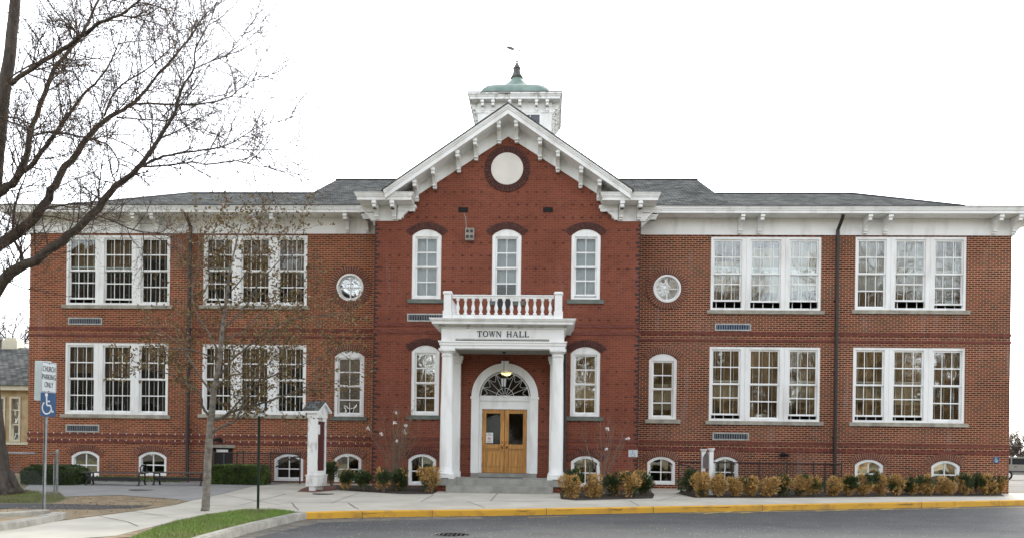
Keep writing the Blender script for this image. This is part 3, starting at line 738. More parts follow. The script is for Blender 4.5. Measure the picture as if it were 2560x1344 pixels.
# gable cornice
AX, AZ, FX = .02, 12.98, 4.05
FZ = AZ - gm * FX
def chev(t0, t1, xe=FX):   # vertical offsets below the roof line
    return [(AX - xe, AZ - gm * xe - t0), (AX, AZ - t0), (AX + xe, AZ - gm * xe - t0)], [(AX - xe, AZ - gm * xe - t1), (AX, AZ - t1), (AX + xe, AZ - gm * xe - t1)]
def chevron(b, t0, t1, y0, y1, xe=FX):
    up, lo = chev(t0, t1, xe)
    for i in (0, 1): b.prism([up[i], up[i + 1], lo[i + 1], lo[i]], 1, y0, y1)
b = MB()
chevron(b, .13, .29, -.80, 1.4); chevron(b, .07, .129, -.835, 1.4, FX + .02); chevron(b, .0, .069, -.87, 1.4, FX + .04)
b.build('gable_cornice', M['white'], HALL)
b = MB(); chevron(b, -.045, -.002, -.90, 13.6, FX + .10); b.build('roof', M['slate_side'], HALL)
xe = 3.45
plate('gable_frieze', [(AX - 3.95, AZ - .29 - gm * 3.95), (AX, AZ - .29), (AX + 3.95, AZ - .29 - gm * 3.95), (AX + 3.15, 10.19), (0, 12.22), (AX - 3.15, 10.19)], [], -.035, -.003, M['white'], HALL)
for px, py in ((1043, 505), (1088, 470), (1148, 430), (1191, 400), (1249, 350), (1292, 350), (1350, 400), (1394, 430), (1451, 470), (1496, 500)):
    x = PX(px, py, -.035); bracket('gable', (x, -.036, AZ - .27 - gm * abs(x - AX) - (.03 if abs(x) > .5 else 0)))
# boxed cornice returns at the corners of the centre block
for s in (-1, 1):
    b = MB(); x0, x1 = sorted((s * 5.07, s * 3.08)); cornice_run(b, x0 + .085, x1 - .085, -.67, 9.88, 10.13, 1.45 if s else 0, (1, 1)); b.build('cornice_return', M['white'], HALL)
    b = MB(); b.box(*sorted((s * 4.535, s * 3.72)), -.035, -.003, 9.36, 9.878); b.box(*sorted((s * 4.503, s * 4.535)), 0, 1.45, 9.36, 9.878); b.build('frieze', M['white'], HALL)
    b = MB(); b.frustum((x0 - .01, x1 + .01, -.77, 1.4, 10.131), (x0 + .5, x1 - .5, -.2, 1.4, 10.24)); b.build('roof', M['drip'], HALL)
    for x in (4.42, 3.82): bracket('ret', (s * x, -.036, 9.88))
    bracket('ret', (s * 4.536, .1, 9.88), s * math.pi / 2); bracket('ret', (s * 4.536, .9, 9.88), s * math.pi / 2)
    bracket('ret', (s * 3.72, -.06, 9.88), -s * math.pi / 2)
# wing roofs and the taller roof behind the gable
def poly_roof(b, v, fs): b.add(v, fs)
for s in (-1, 1):
    b = MB(); v = [(s * 7.0, .74, 10.11), (s * 15.5, .74, 10.11), (s * 15.5, 11.9, 10.11), (s * 7.0, 11.9, 10.11), (s * 7.0, 6, 12.12), (s * 13.6, 6, 12.12)]
    b.add(v, [(0, 1, 5, 4), (1, 2, 5), (2, 3, 4, 5), (0, 4, 3)]); b.box(*sorted((s * 15.4, s * 18.25)), .72, 12, 10.103, 10.118)
    b.build('roof', M['slate'], HALL)
b = MB(); b.frustum((-7.74, 7.74, .76, 12, 10.112), (-7.55, 7.5, 6.5, 7.4, 12.84)); b.build('roof', M['slate'], HALL)
b = MB(); b.tube([(-7.56, 6.5, 12.86), (7.51, 6.5, 12.86)], .045, 6); 
for s in (-1, 1): b.tube([(s * 7.4, 6, 12.14), (s * 13.6, 6, 12.14), (s * 15.5, .76, 10.13)], .04, 6)
b.build('roof_ridge', M['drip'], HALL)
# small grey chimney pipe on the left slope
c = P(846, 515, 1.6); b = MB(); b.tube([(c.x, 1.6, c.z - .3), (c.x, 1.6, c.z + .12)], .05, 8); b.build('vent_pipe', M['drip'], HALL)

# ------------------------------------------------------------------ cupola
CUX, CUY = .06, 4.8
b = MB(); b.box(CUX - 1.40, CUX + 1.40, CUY - 1.40, CUY + 1.40, 11.2, 14.80)
cup = b.build('cupola', M['white'], HALL)
b = MB()
for k, (pr, z0, z1) in enumerate(((.30, 14.80, 14.90), (.33, 14.90, 14.96), (.37, 14.96, 15.03))):
    b.box(CUX - 1.40 - pr, CUX + 1.40 + pr, CUY - 1.40 - pr, CUY + 1.40 + pr, z0, z1 + .0005 * (3 - k))
b.build('cornice', M['white_old'], cup)
b = MB(); b.box(CUX - 1.79, CUX + 1.79, CUY - 1.79, CUY + 1.79, 15.033, 15.05); b.build('roof_edge', M['drip'], cup)
b = MB(); b.box(CUX - 1.425, CUX + 1.425, CUY - 1.425, CUY + 1.425, 14.38, 14.43); b.build('moulding', M['white'], cup)
for dx in (-1.22, -.82, -.19, .19, .82, 1.22):
    bracket('cup', (CUX + dx, CUY - 1.401, 14.80)); bracket('cup', (CUX + dx, CUY + 1.401, 14.80), math.pi)
    bracket('cup', (CUX - 1.401, CUY + dx, 14.80), -math.pi / 2); bracket('cup', (CUX + 1.401, CUY + dx, 14.80), math.pi / 2)
x0, x1, z0, z1 = PX(1318, 295, CUY - 1.42), PX(1349, 295, CUY - 1.42), 12.9, 14.30
fw = plate('window', rc(x0 - .06, x1 + .06, z0 - .06, z1 + .06), [rc(x0, x1, z0, z1)], CUY - 1.44, CUY - 1.402, M['white'], cup)
fw2 = plate('window', rc(2 * CUX - x1 - .06, 2 * CUX - x0 + .06, z0 - .06, z1 + .06), [rc(2 * CUX - x1, 2 * CUX - x0, z0, z1)], CUY - 1.44, CUY - 1.402, M['white'], cup)
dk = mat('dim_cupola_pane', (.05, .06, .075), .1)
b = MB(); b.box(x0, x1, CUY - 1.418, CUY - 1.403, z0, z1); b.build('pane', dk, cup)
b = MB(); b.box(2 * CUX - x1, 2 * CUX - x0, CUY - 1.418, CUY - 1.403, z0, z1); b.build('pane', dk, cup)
b = MB(); b.box(x0 + .10, x0 + .125, CUY - 1.435, CUY - 1.419, z0, z1); b.build('sash', M['white'], cup)
# bell shaped copper roof: square at the eave, round at the neck
prof = [(1.37, .07), (1.355, .15), (1.325, .27), (1.24, .42), (1.09, .59), (.91, .71), (.74, .785), (.60, .855), (.50, .92), (.42, 1.0), (.335, 1.10), (.265, 1.19), (.21, 1.28), (.17, 1.38), (.13, 1.56), (.12, 1.66)]
vs = []; n = 48
for j, (r, z) in enumerate(prof):
    sq = max(0, min(1, 1.4 - j / 10.))
    for k in range(n):
        a = 2 * math.pi * k / n; c_, s_ = math.cos(a), math.sin(a); q = 1 / max(abs(c_), abs(s_))
        rr = r * (1 + (q - 1) * sq * .96); vs.append((CUX + rr * c_, CUY + rr * s_, 14.976 + z))
b = MB(); b.add(vs, [(i * n + k, i * n + (k + 1) % n, (i + 1) * n + (k + 1) % n, (i + 1) * n + k) for i in range(len(prof) - 1) for k in range(n)])
b.build('copper_roof', M['copper'], cup, smooth=True)
b = MB(); b.lathe([(.255, -.27), (.20, -.17), (.16, -.06), (.137, .06), (.13, .09), (.165, .10), (.15, .14), (.105, .22), (.06, .31), (.02, .37)], (CUX, CUY, 16.58), 20)
b.build('finial', M['copper_dark'], cup, smooth=True)
b = MB(); b.tube([(CUX, CUY, 16.9), (CUX, CUY, 17.76)], .009, 6)
for z, r in ((16.98, .05), (17.13, .036), (17.28, .02)): b.lathe([(.005, -r), (r * .8, -r * .5), (r, 0), (r * .8, r * .5), (.005, r)], (CUX, CUY, z), 10)
vp = lambda px, py: P(px, py, CUY)
b.tube([vp(1266, 119.5), vp(1304, 127.5)], .010, 5)
t = [vp(*q) for q in ((1266, 118), (1270, 116), (1278, 117.5), (1285, 121), (1286.5, 124), (1283, 126.5), (1276, 125), (1268, 121.5))]
b.prism([(q.x, q.z) for q in t], 1, CUY - .012, CUY + .012)
b.prism([(q.x, q.z) for q in (vp(1296, 123.5), vp(1305, 128), vp(1296, 128))], 1, CUY - .01, CUY + .01)
b.build('weathervane', M['copper_dark'], cup)
b = MB()     # a bare strip of the eave edge where paint is gone, and a seam
for q0, q1, y0, y1 in ((1200, 1214, 232, 233.6), (1222, 1232, 232.3, 234), (1246, 1276, 231.5, 234.5), (1262, 1270, 234, 236)):
    a, c = P(q0, y1, CUY - 1.775), P(q1, y0, CUY - 1.775); b.box(a.x, c.x, CUY - 1.776, CUY - 1.7735, a.z, c.z)
b.build('peeled_patch', M['copper_dark'], cup)

# ------------------------------------------------------------------ porch
PORCH = MB(); PORCH.box(-2.0, 2.04, -2.45, -.005, .20, .5205)
stoop = PORCH.build('stoop', M['brick_c'], HALL)
b = MB(); b.box(-2.10, -1.335, -2.52, -.006, .521, .72); b.box(1.375, 2.14, -2.52, -.006, .521, .72); b.box(-1.33, 1.37, -2.5, -.006, .521, .72); b.build('slab', M['stone'], stoop)
b = MB(); b.box(-1.61, 1.65, -2.95, -2.51, .28, .53); b.build('step', M['stone'], stoop)
b = MB(); b.box(-1.09, 1.11, -.42, .30, .7205, .855); b.build('threshold', M['stone'], stoop)
b = MB(); b.box(-.80, .66, -.9, -.46, .7205, .735); b.build('door_mat', M['stone_dark'], stoop)
for cx_ in (-1.72, 1.75):
    b = MB(); c = (cx_, -2.03, .72)
    b.box(cx_ - .285, cx_ + .285, -2.315, -1.745, .745, .84)
    for sx in (-1, 1):
        for sy in (-1, 1): b.box(cx_ + sx * .2 - .085, cx_ + sx * .2 + .085, -2.03 + sy * .2 - .085, -2.03 + sy * .2 + .085, .7205, .744)
    b.sm = True
    b.lathe([(.27, .12), (.285, .155), (.27, .19), (.235, .2), (.235, .235), (.212, .26), (.207, .4), (.205, 1.4), (.198, 2.2), (.186, 3.0), (.172, 3.82), (.172, 3.84), (.195, 3.845), (.195, 3.875), (.176, 3.88), (.176, 3.94), (.19, 3.945), (.235, 3.985), (.235, 4.0)], c, 28)
    b.sm = False
    b.box(cx_ - .255, cx_ + .255, -2.285, -1.775, 4.72, 4.80)
    b.build('column', M['white'], HALL)
for s, cx_ in ((-1, -1.68), (1, 1.71)):
    b = MB(); b.box(cx_ - .19, cx_ + .19, -.2, -.006, .9, 4.55); b.box(cx_ - .22, cx_ + .22, -.23, -.006, .7205, .9); b.box(cx_ - .23, cx_ + .23, -.24, -.006, 4.551, 4.66); b.box(cx_ - .26, cx_ + .26, -.27, -.006, 4.661, 4.79)
    b.build('pilaster', M['white'], HALL)
ent = MB()
ent.box(-1.93, 1.97, -2.24, -1.84, 4.80, 4.90); ent.box(-1.93, -1.53, -1.84, -.006, 4.80, 4.90); ent.box(1.57, 1.97, -1.84, -.006, 4.80, 4.90)
ent.box(-1.96, 2.0, -2.27, -.006, 4.901, 4.98); ent.box(-1.99, 2.03, -2.30, -.006, 4.981, 5.03)
entab = ent.build('entablature', M['white'], HALL)
b = MB(); b.box(-1.90, 1.94, -2.21, -.006, 5.031, 5.42); b.build('frieze', M['white'], entab)
b = MB(); b.box(-1.95, 1.99, -2.26, -.006, 5.421, 5.455); 
x = -1.93
while x < 1.95: b.box(x, x + .036, -2.30, -2.262, 5.456, 5.50); x += .062
for s, xx in ((-1, -1.99), (1, 2.03)):
    y = -2.26
    while y < -.1: b.box(*sorted((xx, xx - s * .04)), y, y + .036, 5.456, 5.50); y += .062
b.box(-1.97, 2.01, -2.285, -.006, 5.501, 5.53); b.build('dentil_moulding', M['white_old'], entab)
b = MB()
for pr, z0, z1 in ((.22, 5.531, 5.60), (.235, 5.601, 5.63), (.27, 5.631, 5.67), (.30, 5.671, 5.70)): b.box(-1.95 - pr, 1.99 + pr, -2.28 - pr, -.006, z0, z1)
b.build('cornice', M['white'], entab)
b = MB()
pa, pb = P(1139, 852, -2.28), P(1373, 854, -2.28)
b.box(pa.x, (pa.x + pb.x) / 2 - .01, -2.29, -2.215, 5.055, 5.10); b.box((pa.x + pb.x) / 2 + .01, pb.x, -2.29, -2.215, 5.055, 5.10)
b.build('light_strip', M['grille_frame'], entab)
b = MB(); b.box(pa.x, pb.x, -2.285, -2.225, 5.043, 5.054); b.build('light_strip_lens', M['pipe'], entab)
b = MB(); b.box(-1.52, 1.56, -1.835, -.3, 4.84, 4.90); b.build('porch_ceiling', mat('porch_ceiling_boards', (.30, .29, .26), .8, var=.3), HALL)
# lettering: serif capitals drawn as strokes
LET = {'T': ([(.41, 0, .59, .92), (.05, .90, .95, 1), (.05, .70, .12, .92), (.88, .70, .95, .92), (.32, 0, .68, .05)], [], .95),
       'H': ([(.10, 0, .27, 1), (.73, 0, .90, 1), (.24, .45, .76, .55), (.02, 0, .34, .05), (.66, 0, .98, .05), (.02, .95, .34, 1), (.66, .95, .98, 1)], [], 1.0),
       'L': ([(.10, 0, .29, 1), (.26, 0, .82, .09), (.75, .06, .82, .28), (.02, .95, .38, 1), (.02, 0, .12, .05)], [], .85),
       'N': ([(.11, 0, .19, 1), (.81, 0, .89, 1), (.02, .95, .2, 1), (.02, 0, .27, .05), (.73, .95, .98, 1)], [[(.08, 1), (.30, 1), (.92, 0), (.74, 0)]], 1.0),
       'A': ([(.28, .33, .72, .38), (-.02, 0, .24, .05), (.66, 0, 1.02, .05)], [[(.44, 1), (.56, 1), (.94, 0), (.73, 0)], [(.44, 1), (.52, 1), (.17, 0), (.07, 0)]], 1.0),
       'W': ([(-.06, .95, .2, 1), (.42, .95, .62, 1), (.88, .95, 1.14, 1)], [[(-.02, 1), (.18, 1), (.38, 0), (.30, 0)], [(.29, 0), (.37, 0), (.58, 1), (.50, 1)], [(.44, 1), (.64, 1), (.82, 0), (.74, 0)], [(.74, 0), (.80, 0), (1.06, 1), (1.0, 1)]], 1.12)}
lb = MB(); zb, hh = 5.165, .18; xx = P(1192, 838, -2.21).x; XE = P(1323, 840, -2.21).x
adv = []; tot = 0
for ch in 'TOWN HALL':
    wd = .62 if ch == ' ' else (1.0 if ch == 'O' else LET[ch][2]); adv.append(wd); tot += wd + .13
sx = (XE - xx) / (tot - .13)
for ch, wd in zip('TOWN HALL', adv):
    if ch == 'O':
        K = 24
        for i in range(K):
            t0, t1 = 2 * math.pi * i / K, 2 * math.pi * (i + 1) / K
            q = [(xx + sx * (.5 + (.49 if o else .30) * math.cos(t)), zb + hh * (.5 + (.52 if o else .42) * math.sin(t))) for t, o in ((t0, 1), (t1, 1), (t1, 0), (t0, 0))]
            lb.prism(q, 1, -2.232, -2.2105)
    elif ch != ' ':
        bs, ps, _ = LET[ch]
        for k, (a, b0, c, d) in enumerate(bs): lb.box(xx + a * sx, xx + c * sx, -2.232 - .0006 * k, -2.2105, zb + b0 * hh, zb + d * hh)
        for k, p in enumerate(ps): lb.prism([(xx + u * sx, zb + v * hh) for u, v in p], 1, -2.228 - .0007 * k, -2.2105)
    xx += (wd + .13) * sx
lb.build('lettering', M['ink'], entab)
# balcony rail
bal = MB(); bal.box(-1.55, 1.60, -2.42, -2.28, 5.725, 5.82); bal.box(-1.55, 1.60, -2.40, -2.30, 6.34, 6.40); bal.box(-1.55, 1.60, -2.43, -2.27, 6.401, 6.44)
for s, x in ((-1, -1.695), (1, 1.745)): bal.box(x - .05, x + .05, -2.2, -.01, 5.725, 5.82); bal.box(x - .06, x + .06, -2.2, -.01, 6.36, 6.43)
balu = bal.build('balustrade', M['white'], HALL)
BP = [(.062, 0), (.062, .06), (.03, .09), (.05, .15), (.062, .20), (.06, .24), (.034, .34), (.028, .42), (.05, .455), (.055, .47), (.055, .519)]
bp_ = MB(); bp_.lathe(BP, (0, 0, 0), 14)
me = None
spots = [(-1.50 + .118 + i * .2395, -2.35) for i in range(13)] + [(x, y) for x in (-1.695, 1.745) for y in (-2.0, -1.76, -1.52, -1.28, -1.04, -.80, -.56, -.32)]
for x, y in spots:
    if me is None: o = bp_.build('baluster', M['white'], None, smooth=True); me = o.data
    else: o = link('baluster', me)
    o.location = (x, y, 5.8205); attach(o, balu)
for x in (-1.695, 1.745):
    b = MB(); b.box(x - .14, x + .14, -2.49, -2.21, 5.701, 5.93); b.box(x - .115, x + .115, -2.465, -2.235, 5.931, 6.46); b.box(x - .145, x + .145, -2.495, -2.205, 6.461, 6.50); b.box(x - .125, x + .125, -2.475, -2.225, 6.501, 6.54)
    b.box(x - .07, x + .07, -2.472, -2.4655, 6.0, 6.36)
    b.build('newel_post', M['white'], balu)
# ------------------------------------------------------------------ doorway
ds = plate('door_surround', arch(-1.13, 1.13, .8555, ZS + 1.13, 1.129, 32), [arch(-.87, .87, .8555, ZS + .87, .869, 32)], -.07, .26, M['white'], HALL)
# jamb trim: plinths, imposts, keystone
for s in (-1, 1):
    b = MB(); b.box(*sorted((s * .87, s * 1.16)), -.10, -.071, ZS - .08, ZS); b.build('impost', M['white'], ds)
b = MB(); b.prism([(-.08, ZS + .84), (.08, ZS + .84), (.13, ZS + 1.20), (-.13, ZS + 1.20)], 1, -.13, -.071); b.build('keystone', M['white'], ds)
b = MB(); b.box(-.868, .868, .06, .2, 3.02, ZS); b.box(-.868, .868, .02, .059, 3.30, 3.36); b.box(-.868, .868, .035, .0595, 3.02, 3.08); b.build('transom', M['white'], ds)
b = MB()
for s in (-1, 1): b.box(*sorted((s * .765, s * .868)), .04, .2, .8557, 3.019); b.box(*sorted((s * .764, s * .869)), .03, .21, .856, 1.06)
b.build('door_frame', M['white'], ds)
fan = MB(); fc = (.0, ZS); fr = .86
for i in range(1, 8):
    if i == 4: pass
    t = math.pi * i / 8; fan.tube([(fc[0] + .10 * math.cos(t), .1, fc[1] + .10 * math.sin(t)), (fc[0] + (fr - .02) * math.cos(t), .1, fc[1] + (fr - .02) * math.sin(t))], .0075, 5)
for rr in (.30,):
    fan.tube([(fc[0] + rr * math.cos(math.pi * k / 24), .1, fc[1] + rr * math.sin(math.pi * k / 24)) for k in range(25)], .008, 5)
for i in range(8):     # festoons between the spokes
    t0, t1 = math.pi * i / 8, math.pi * (i + 1) / 8
    fan.tube([(fc[0] + (fr * .97 - .22 * math.sin(math.pi * k / 8)) * math.cos(t0 + (t1 - t0) * k / 8), .1, fc[1] + (fr * .97 - .22 * math.sin(math.pi * k / 8)) * math.sin(t0 + (t1 - t0) * k / 8)) for k in range(9)], .007, 5)
fan.tube([(fc[0] + (fr - .03) * math.cos(math.pi * k / 32), .1, fc[1] + (fr - .03) * math.sin(math.pi * k / 32)) for k in range(33)], .02, 6)
fan.box(-.86, .86, .09, .13, ZS, ZS + .04); fan.lathe([(.09, -.03), (.09, .03)], (fc[0], .1, fc[1] + .02), 12)
fl = fan.build('fanlight', M['white'], ds)
plate('pane', arch(-.86, .86, ZS + .001, ZS + .86, .857, 24), [], .135, .139, M['glass_dark'], fl)
for s in (-1, 1):
    x0, x1 = sorted((s * .008, s * .762)); gx0, gx1 = x0 + .135, x1 - .135
    d = plate('door', rc(x0, x1, .866, 3.017), [rc(gx0, gx1, 1.83, 2.88)], .10, .145, M['oak'], HALL)
    b = MB()
    for a, c, z0, z1 in ((gx0 - .012, gx1 + .012, 1.055, 1.63), (gx0 - .012, gx1 + .012, 1.655, 1.69)):
        b.box(a, a + .02, .092, .0985, z0, z1); b.box(c - .02, c, .092, .0985, z0, z1); b.box(a + .02, c - .02, .092, .0985, z0, z0 + .02); b.box(a + .02, c - .02, .092, .0985, z1 - .02, z1)
        if z1 - z0 > .1: fp = (a + .06, c - .06, z0 + .06, z1 - .06)
    b.build('panel_moulding', mat('darker_oak', (.33, .15, .035), .4, var=.3, scale=4), d)
    b = MB(); b.box(fp[0], fp[1], .093, .0985, fp[2], fp[3]); b.build('panel', M['oak'], d)
    b = MB(); b.box(gx0 - .005, gx1 + .005, .12, .124, 1.825, 2.885); b.build('pane', M['glass_dark'], d)
    b = MB(); hx = s * .075
    b.box(hx - .03, hx + .03, .088, .0985, 1.69, 1.93); b.tube([(hx, .09, 1.75), (hx, .04, 1.75), (hx + s * .09, .035, 1.755)], .016, 6); b.lathe([(.001, -.035), (.03, -.02), (.036, 0), (.03, .02), (.001, .035)], (hx, .06, 1.88), 10)
    b.build('handle', M['brass'], d, smooth=True)
    b = MB()
    for z in (1.05, 1.95, 2.75): b.box(*sorted((s * .756, s * .775)), .075, .0985, z, z + .13)
    b.build('hinge', M['black'], d)
# grilles, pipes, alarm box
def grille(px, Y, m):
    x0, x1, z0, z1 = rect(*px, Y); b = MB(); t = .045
    b.box(x0, x1, Y - .03, Y - .004, z0, z0 + t); b.box(x0, x1, Y - .03, Y - .004, z1 - t, z1); b.box(x0, x0 + t, Y - .029, Y - .004, z0 + t, z1 - t); b.box(x1 - t, x1, Y - .029, Y - .004, z0 + t, z1 - t)
    g = b.build('wall_grille', M['grille_frame'], HALL)
    b = MB(); b.box(x0 + t, x1 - t, Y - .012, Y - .005, z0 + t, z1 - t); b.build('grille_back', M['void'], g); b = MB(); n = 14
    for i in range(n):
        x = x0 + t + (x1 - x0 - 2 * t) * (i + .5) / n; b.prism([(x - .022, Y - .025), (x - .014, Y - .028), (x + .022, Y - .0135), (x + .012, Y - .0125)], 2, z0 + t, z1 - t)
    b.build('louvre', M[m], g)
grille((171, 793, 256, 811), 1.5, 'grille'); grille((165, 1060, 249, 1079), 1.5, 'grille'); grille((1787, 808, 1877, 826), 1.5, 'grille_blue'); grille((1781, 1080, 1872, 1099), 1.5, 'grille'); grille((1018, 783, 1110, 803), 0, 'grille')
for px, y0, y1, Y in ((472, 545, 1190, 1.38), (2091, 552, 1195, 1.38), (1412, 850, 1185, -.12)):
    x = PX(px, (y0 + y1) / 2, Y); zt = PZ(px, y0, Y); zb_ = .37
    b = MB()
    if Y > 0: b.tube([(x + .02, .95, 9.86), (x + .02, 1.0, zt - .02), (x, Y, zt - .32), (x, Y, zb_)], .062, 10)
    else: b.tube([(x, Y, zt), (x, Y, zb_)], .055, 10)
    for z in (2.2, 4.5, 7.0): 
        if z < zt: b.box(x - .085, x + .085, Y - .02, Y + .11, z, z + .05)
    b.build('downspout', M['pipe'], HALL)
x0, x1, z0, z1 = rect(1164, 573, 1186, 603, 0)
b = MB(); b.box(x0, x1, -.17, -.004, z0, z1); a = b.build('alarm_sounder', mat('beige_horn_box', (.34, .30, .26), .6, var=.3), HALL)
b = MB(); xm, zm = (x0 + x1) / 2, (z0 + z1) / 2
for dx in (-.07, .07):
    for dz in (-.09, .09): b.box(xm + dx - .045, xm + dx + .045, -.178, -.1705, zm + dz - .05, zm + dz + .05)
b.build('horn', M['pipe'], a)
b = MB(); q0, q1, q2 = P(1160, 534, -.01), P(1164, 545, -.01), P(1166, 574, -.01); b.tube([q0, q1, q2], .008, 5); b.build('cable', M['grille_frame'], HALL)
# black unit behind the balcony rail, below the middle window
x0, x1, z0, z1 = rect(1243, 746, 1275, 762, -.3); b = MB(); b.tube([((x0 + x1) / 2, -.02, (z0 + z1) / 2), ((x0 + x1) / 2, -.3, (z0 + z1) / 2 - .02)], [.16, .24], 16); b.build('loudspeaker', M['black'], HALL)
# basement door on the left
b = MB(); b.box(bx[0] + .003, bx[1] - .003, 1.62, 1.7, .5, bx[3] - .003); bd = b.build('basement_door', M['void'], HALL)
b = MB(); b.box(bx[0] + .12, bx[1] - .22, 1.6, 1.619, bx[3] - .17, bx[3] - .06); b.build('transom_strip', M['white'], bd)
b = MB(); b.box(bx[0] + .38, bx[0] + .41, 1.6, 1.619, .5, bx[3] - .2); b.build('door_bar', M['grille'], bd)
b = MB(); b.box(bx[0] - .08, bx[1] + .08, 1.47, 1.498, bx[3], bx[3] + .11); b.build('lintel', M['sill'], HALL)
# floodlights
for px, py in ((547, 1096), (1959, 1134)):
    c = P(px, py, 1.4); b = MB(); b.tube([(c.x, 1.498, c.z), (c.x, 1.38, c.z)], .06, 10)
    for s in (-1, 1): b.tube([(c.x + s * .03, 1.40, c.z), (c.x + s * .11, 1.27, c.z - .05)], [.035, .075], 12)
    b.build('floodlight', M['black'], HALL)
# ------------------------------------------------------------------ foliage helpers
def leaf(mb, p, d, L, wd, rng, curl=.2):
    d = d.normalized(); a = Vector((rng.uniform(-1, 1), rng.uniform(-1, 1), rng.uniform(-1, 1)))
    s = d.cross(a); s = s.normalized() * wd / 2 if s.length > 1e-4 else Vector((wd / 2, 0, 0)); n_ = s.cross(d).normalized()
    m = p + d * L * .5 + n_ * L * curl * .5
    mb.add([p, m - s, p + d * L, m + s], [(0, 1, 2, 3)])
def rv(rng): 
    while True:
        v = Vector((rng.uniform(-1, 1), rng.uniform(-1, 1), rng.uniform(-1, 1)))
        if .05 < v.length < 1: return v.normalized()
def perp(d, rng):
    v = rv(rng); v = v - d * v.dot(d)
    return v.normalized() if v.length > 1e-3 else Vector((1, 0, 0))
def wiggle(pts, rad, rng, amp, sub=4):
    """refine a polyline by Catmull-Rom and add small crooks"""
    pts = [Vector(p) for p in pts]; o, ro = [], []
    for i in range(len(pts) - 1):
        p0, p1, p2, p3 = pts[max(i - 1, 0)], pts[i], pts[i + 1], pts[min(i + 2, len(pts) - 1)]
        for k in range(sub):
            t = k / sub
            q = .5 * ((2 * p1) + (-p0 + p2) * t + (2 * p0 - 5 * p1 + 4 * p2 - p3) * t * t + (-p0 + 3 * p1 - 3 * p2 + p3) * t ** 3)
            r = rad[i] + (rad[i + 1] - rad[i]) * t
            o.append(q + rv(rng) * amp * (r + .01) * (0 if i == 0 and k == 0 else 1)); ro.append(r)
    o.append(pts[-1]); ro.append(rad[-1])
    return o, ro
def twigs(mb, buds, p, d, r, L, lev, rng, up=.12, budn=3, bl=.05):
    n = 5; pts = [p]; rad = [r]; q = p.copy(); dd = d.copy()
    for i in range(n):
        dd = (dd + rv(rng) * .24 + Vector((0, 0, up * .5))).normalized(); q = q + dd * L / n
        pts.append(q.copy()); rad.append(r * (1 - .6 * (i + 1) / n))
    mb.tube(pts, rad, 5 if lev > 1 else 3, cap=False)
    if lev > 0:
        for i in range(1, n + 1):
            for _ in range(2 if lev > 1 else rng.choice((1, 2))):
                if rng.random() < .85:
                    t = (pts[i] - pts[i - 1]).normalized(); nd = (t * rng.uniform(.6, 1.1) + perp(t, rng) * rng.uniform(.5, 1.0)).normalized()
                    twigs(mb, buds, pts[i], nd, rad[i] * .68, L * rng.uniform(.38, .68), lev - 1, rng, up, budn, bl)
    if lev <= 1 and buds is not None:
        for i in range(1, n + 1):
            for _ in range(budn if i == n else (1 if rng.random() < .6 * min(1, budn / 2) else 0)):
                buds.cur = rng.randrange(buds.nm); leaf(buds, pts[i], (dd + rv(rng) * .9), bl * rng.uniform(.6, 1.4), bl * rng.uniform(.35, .6), rng)

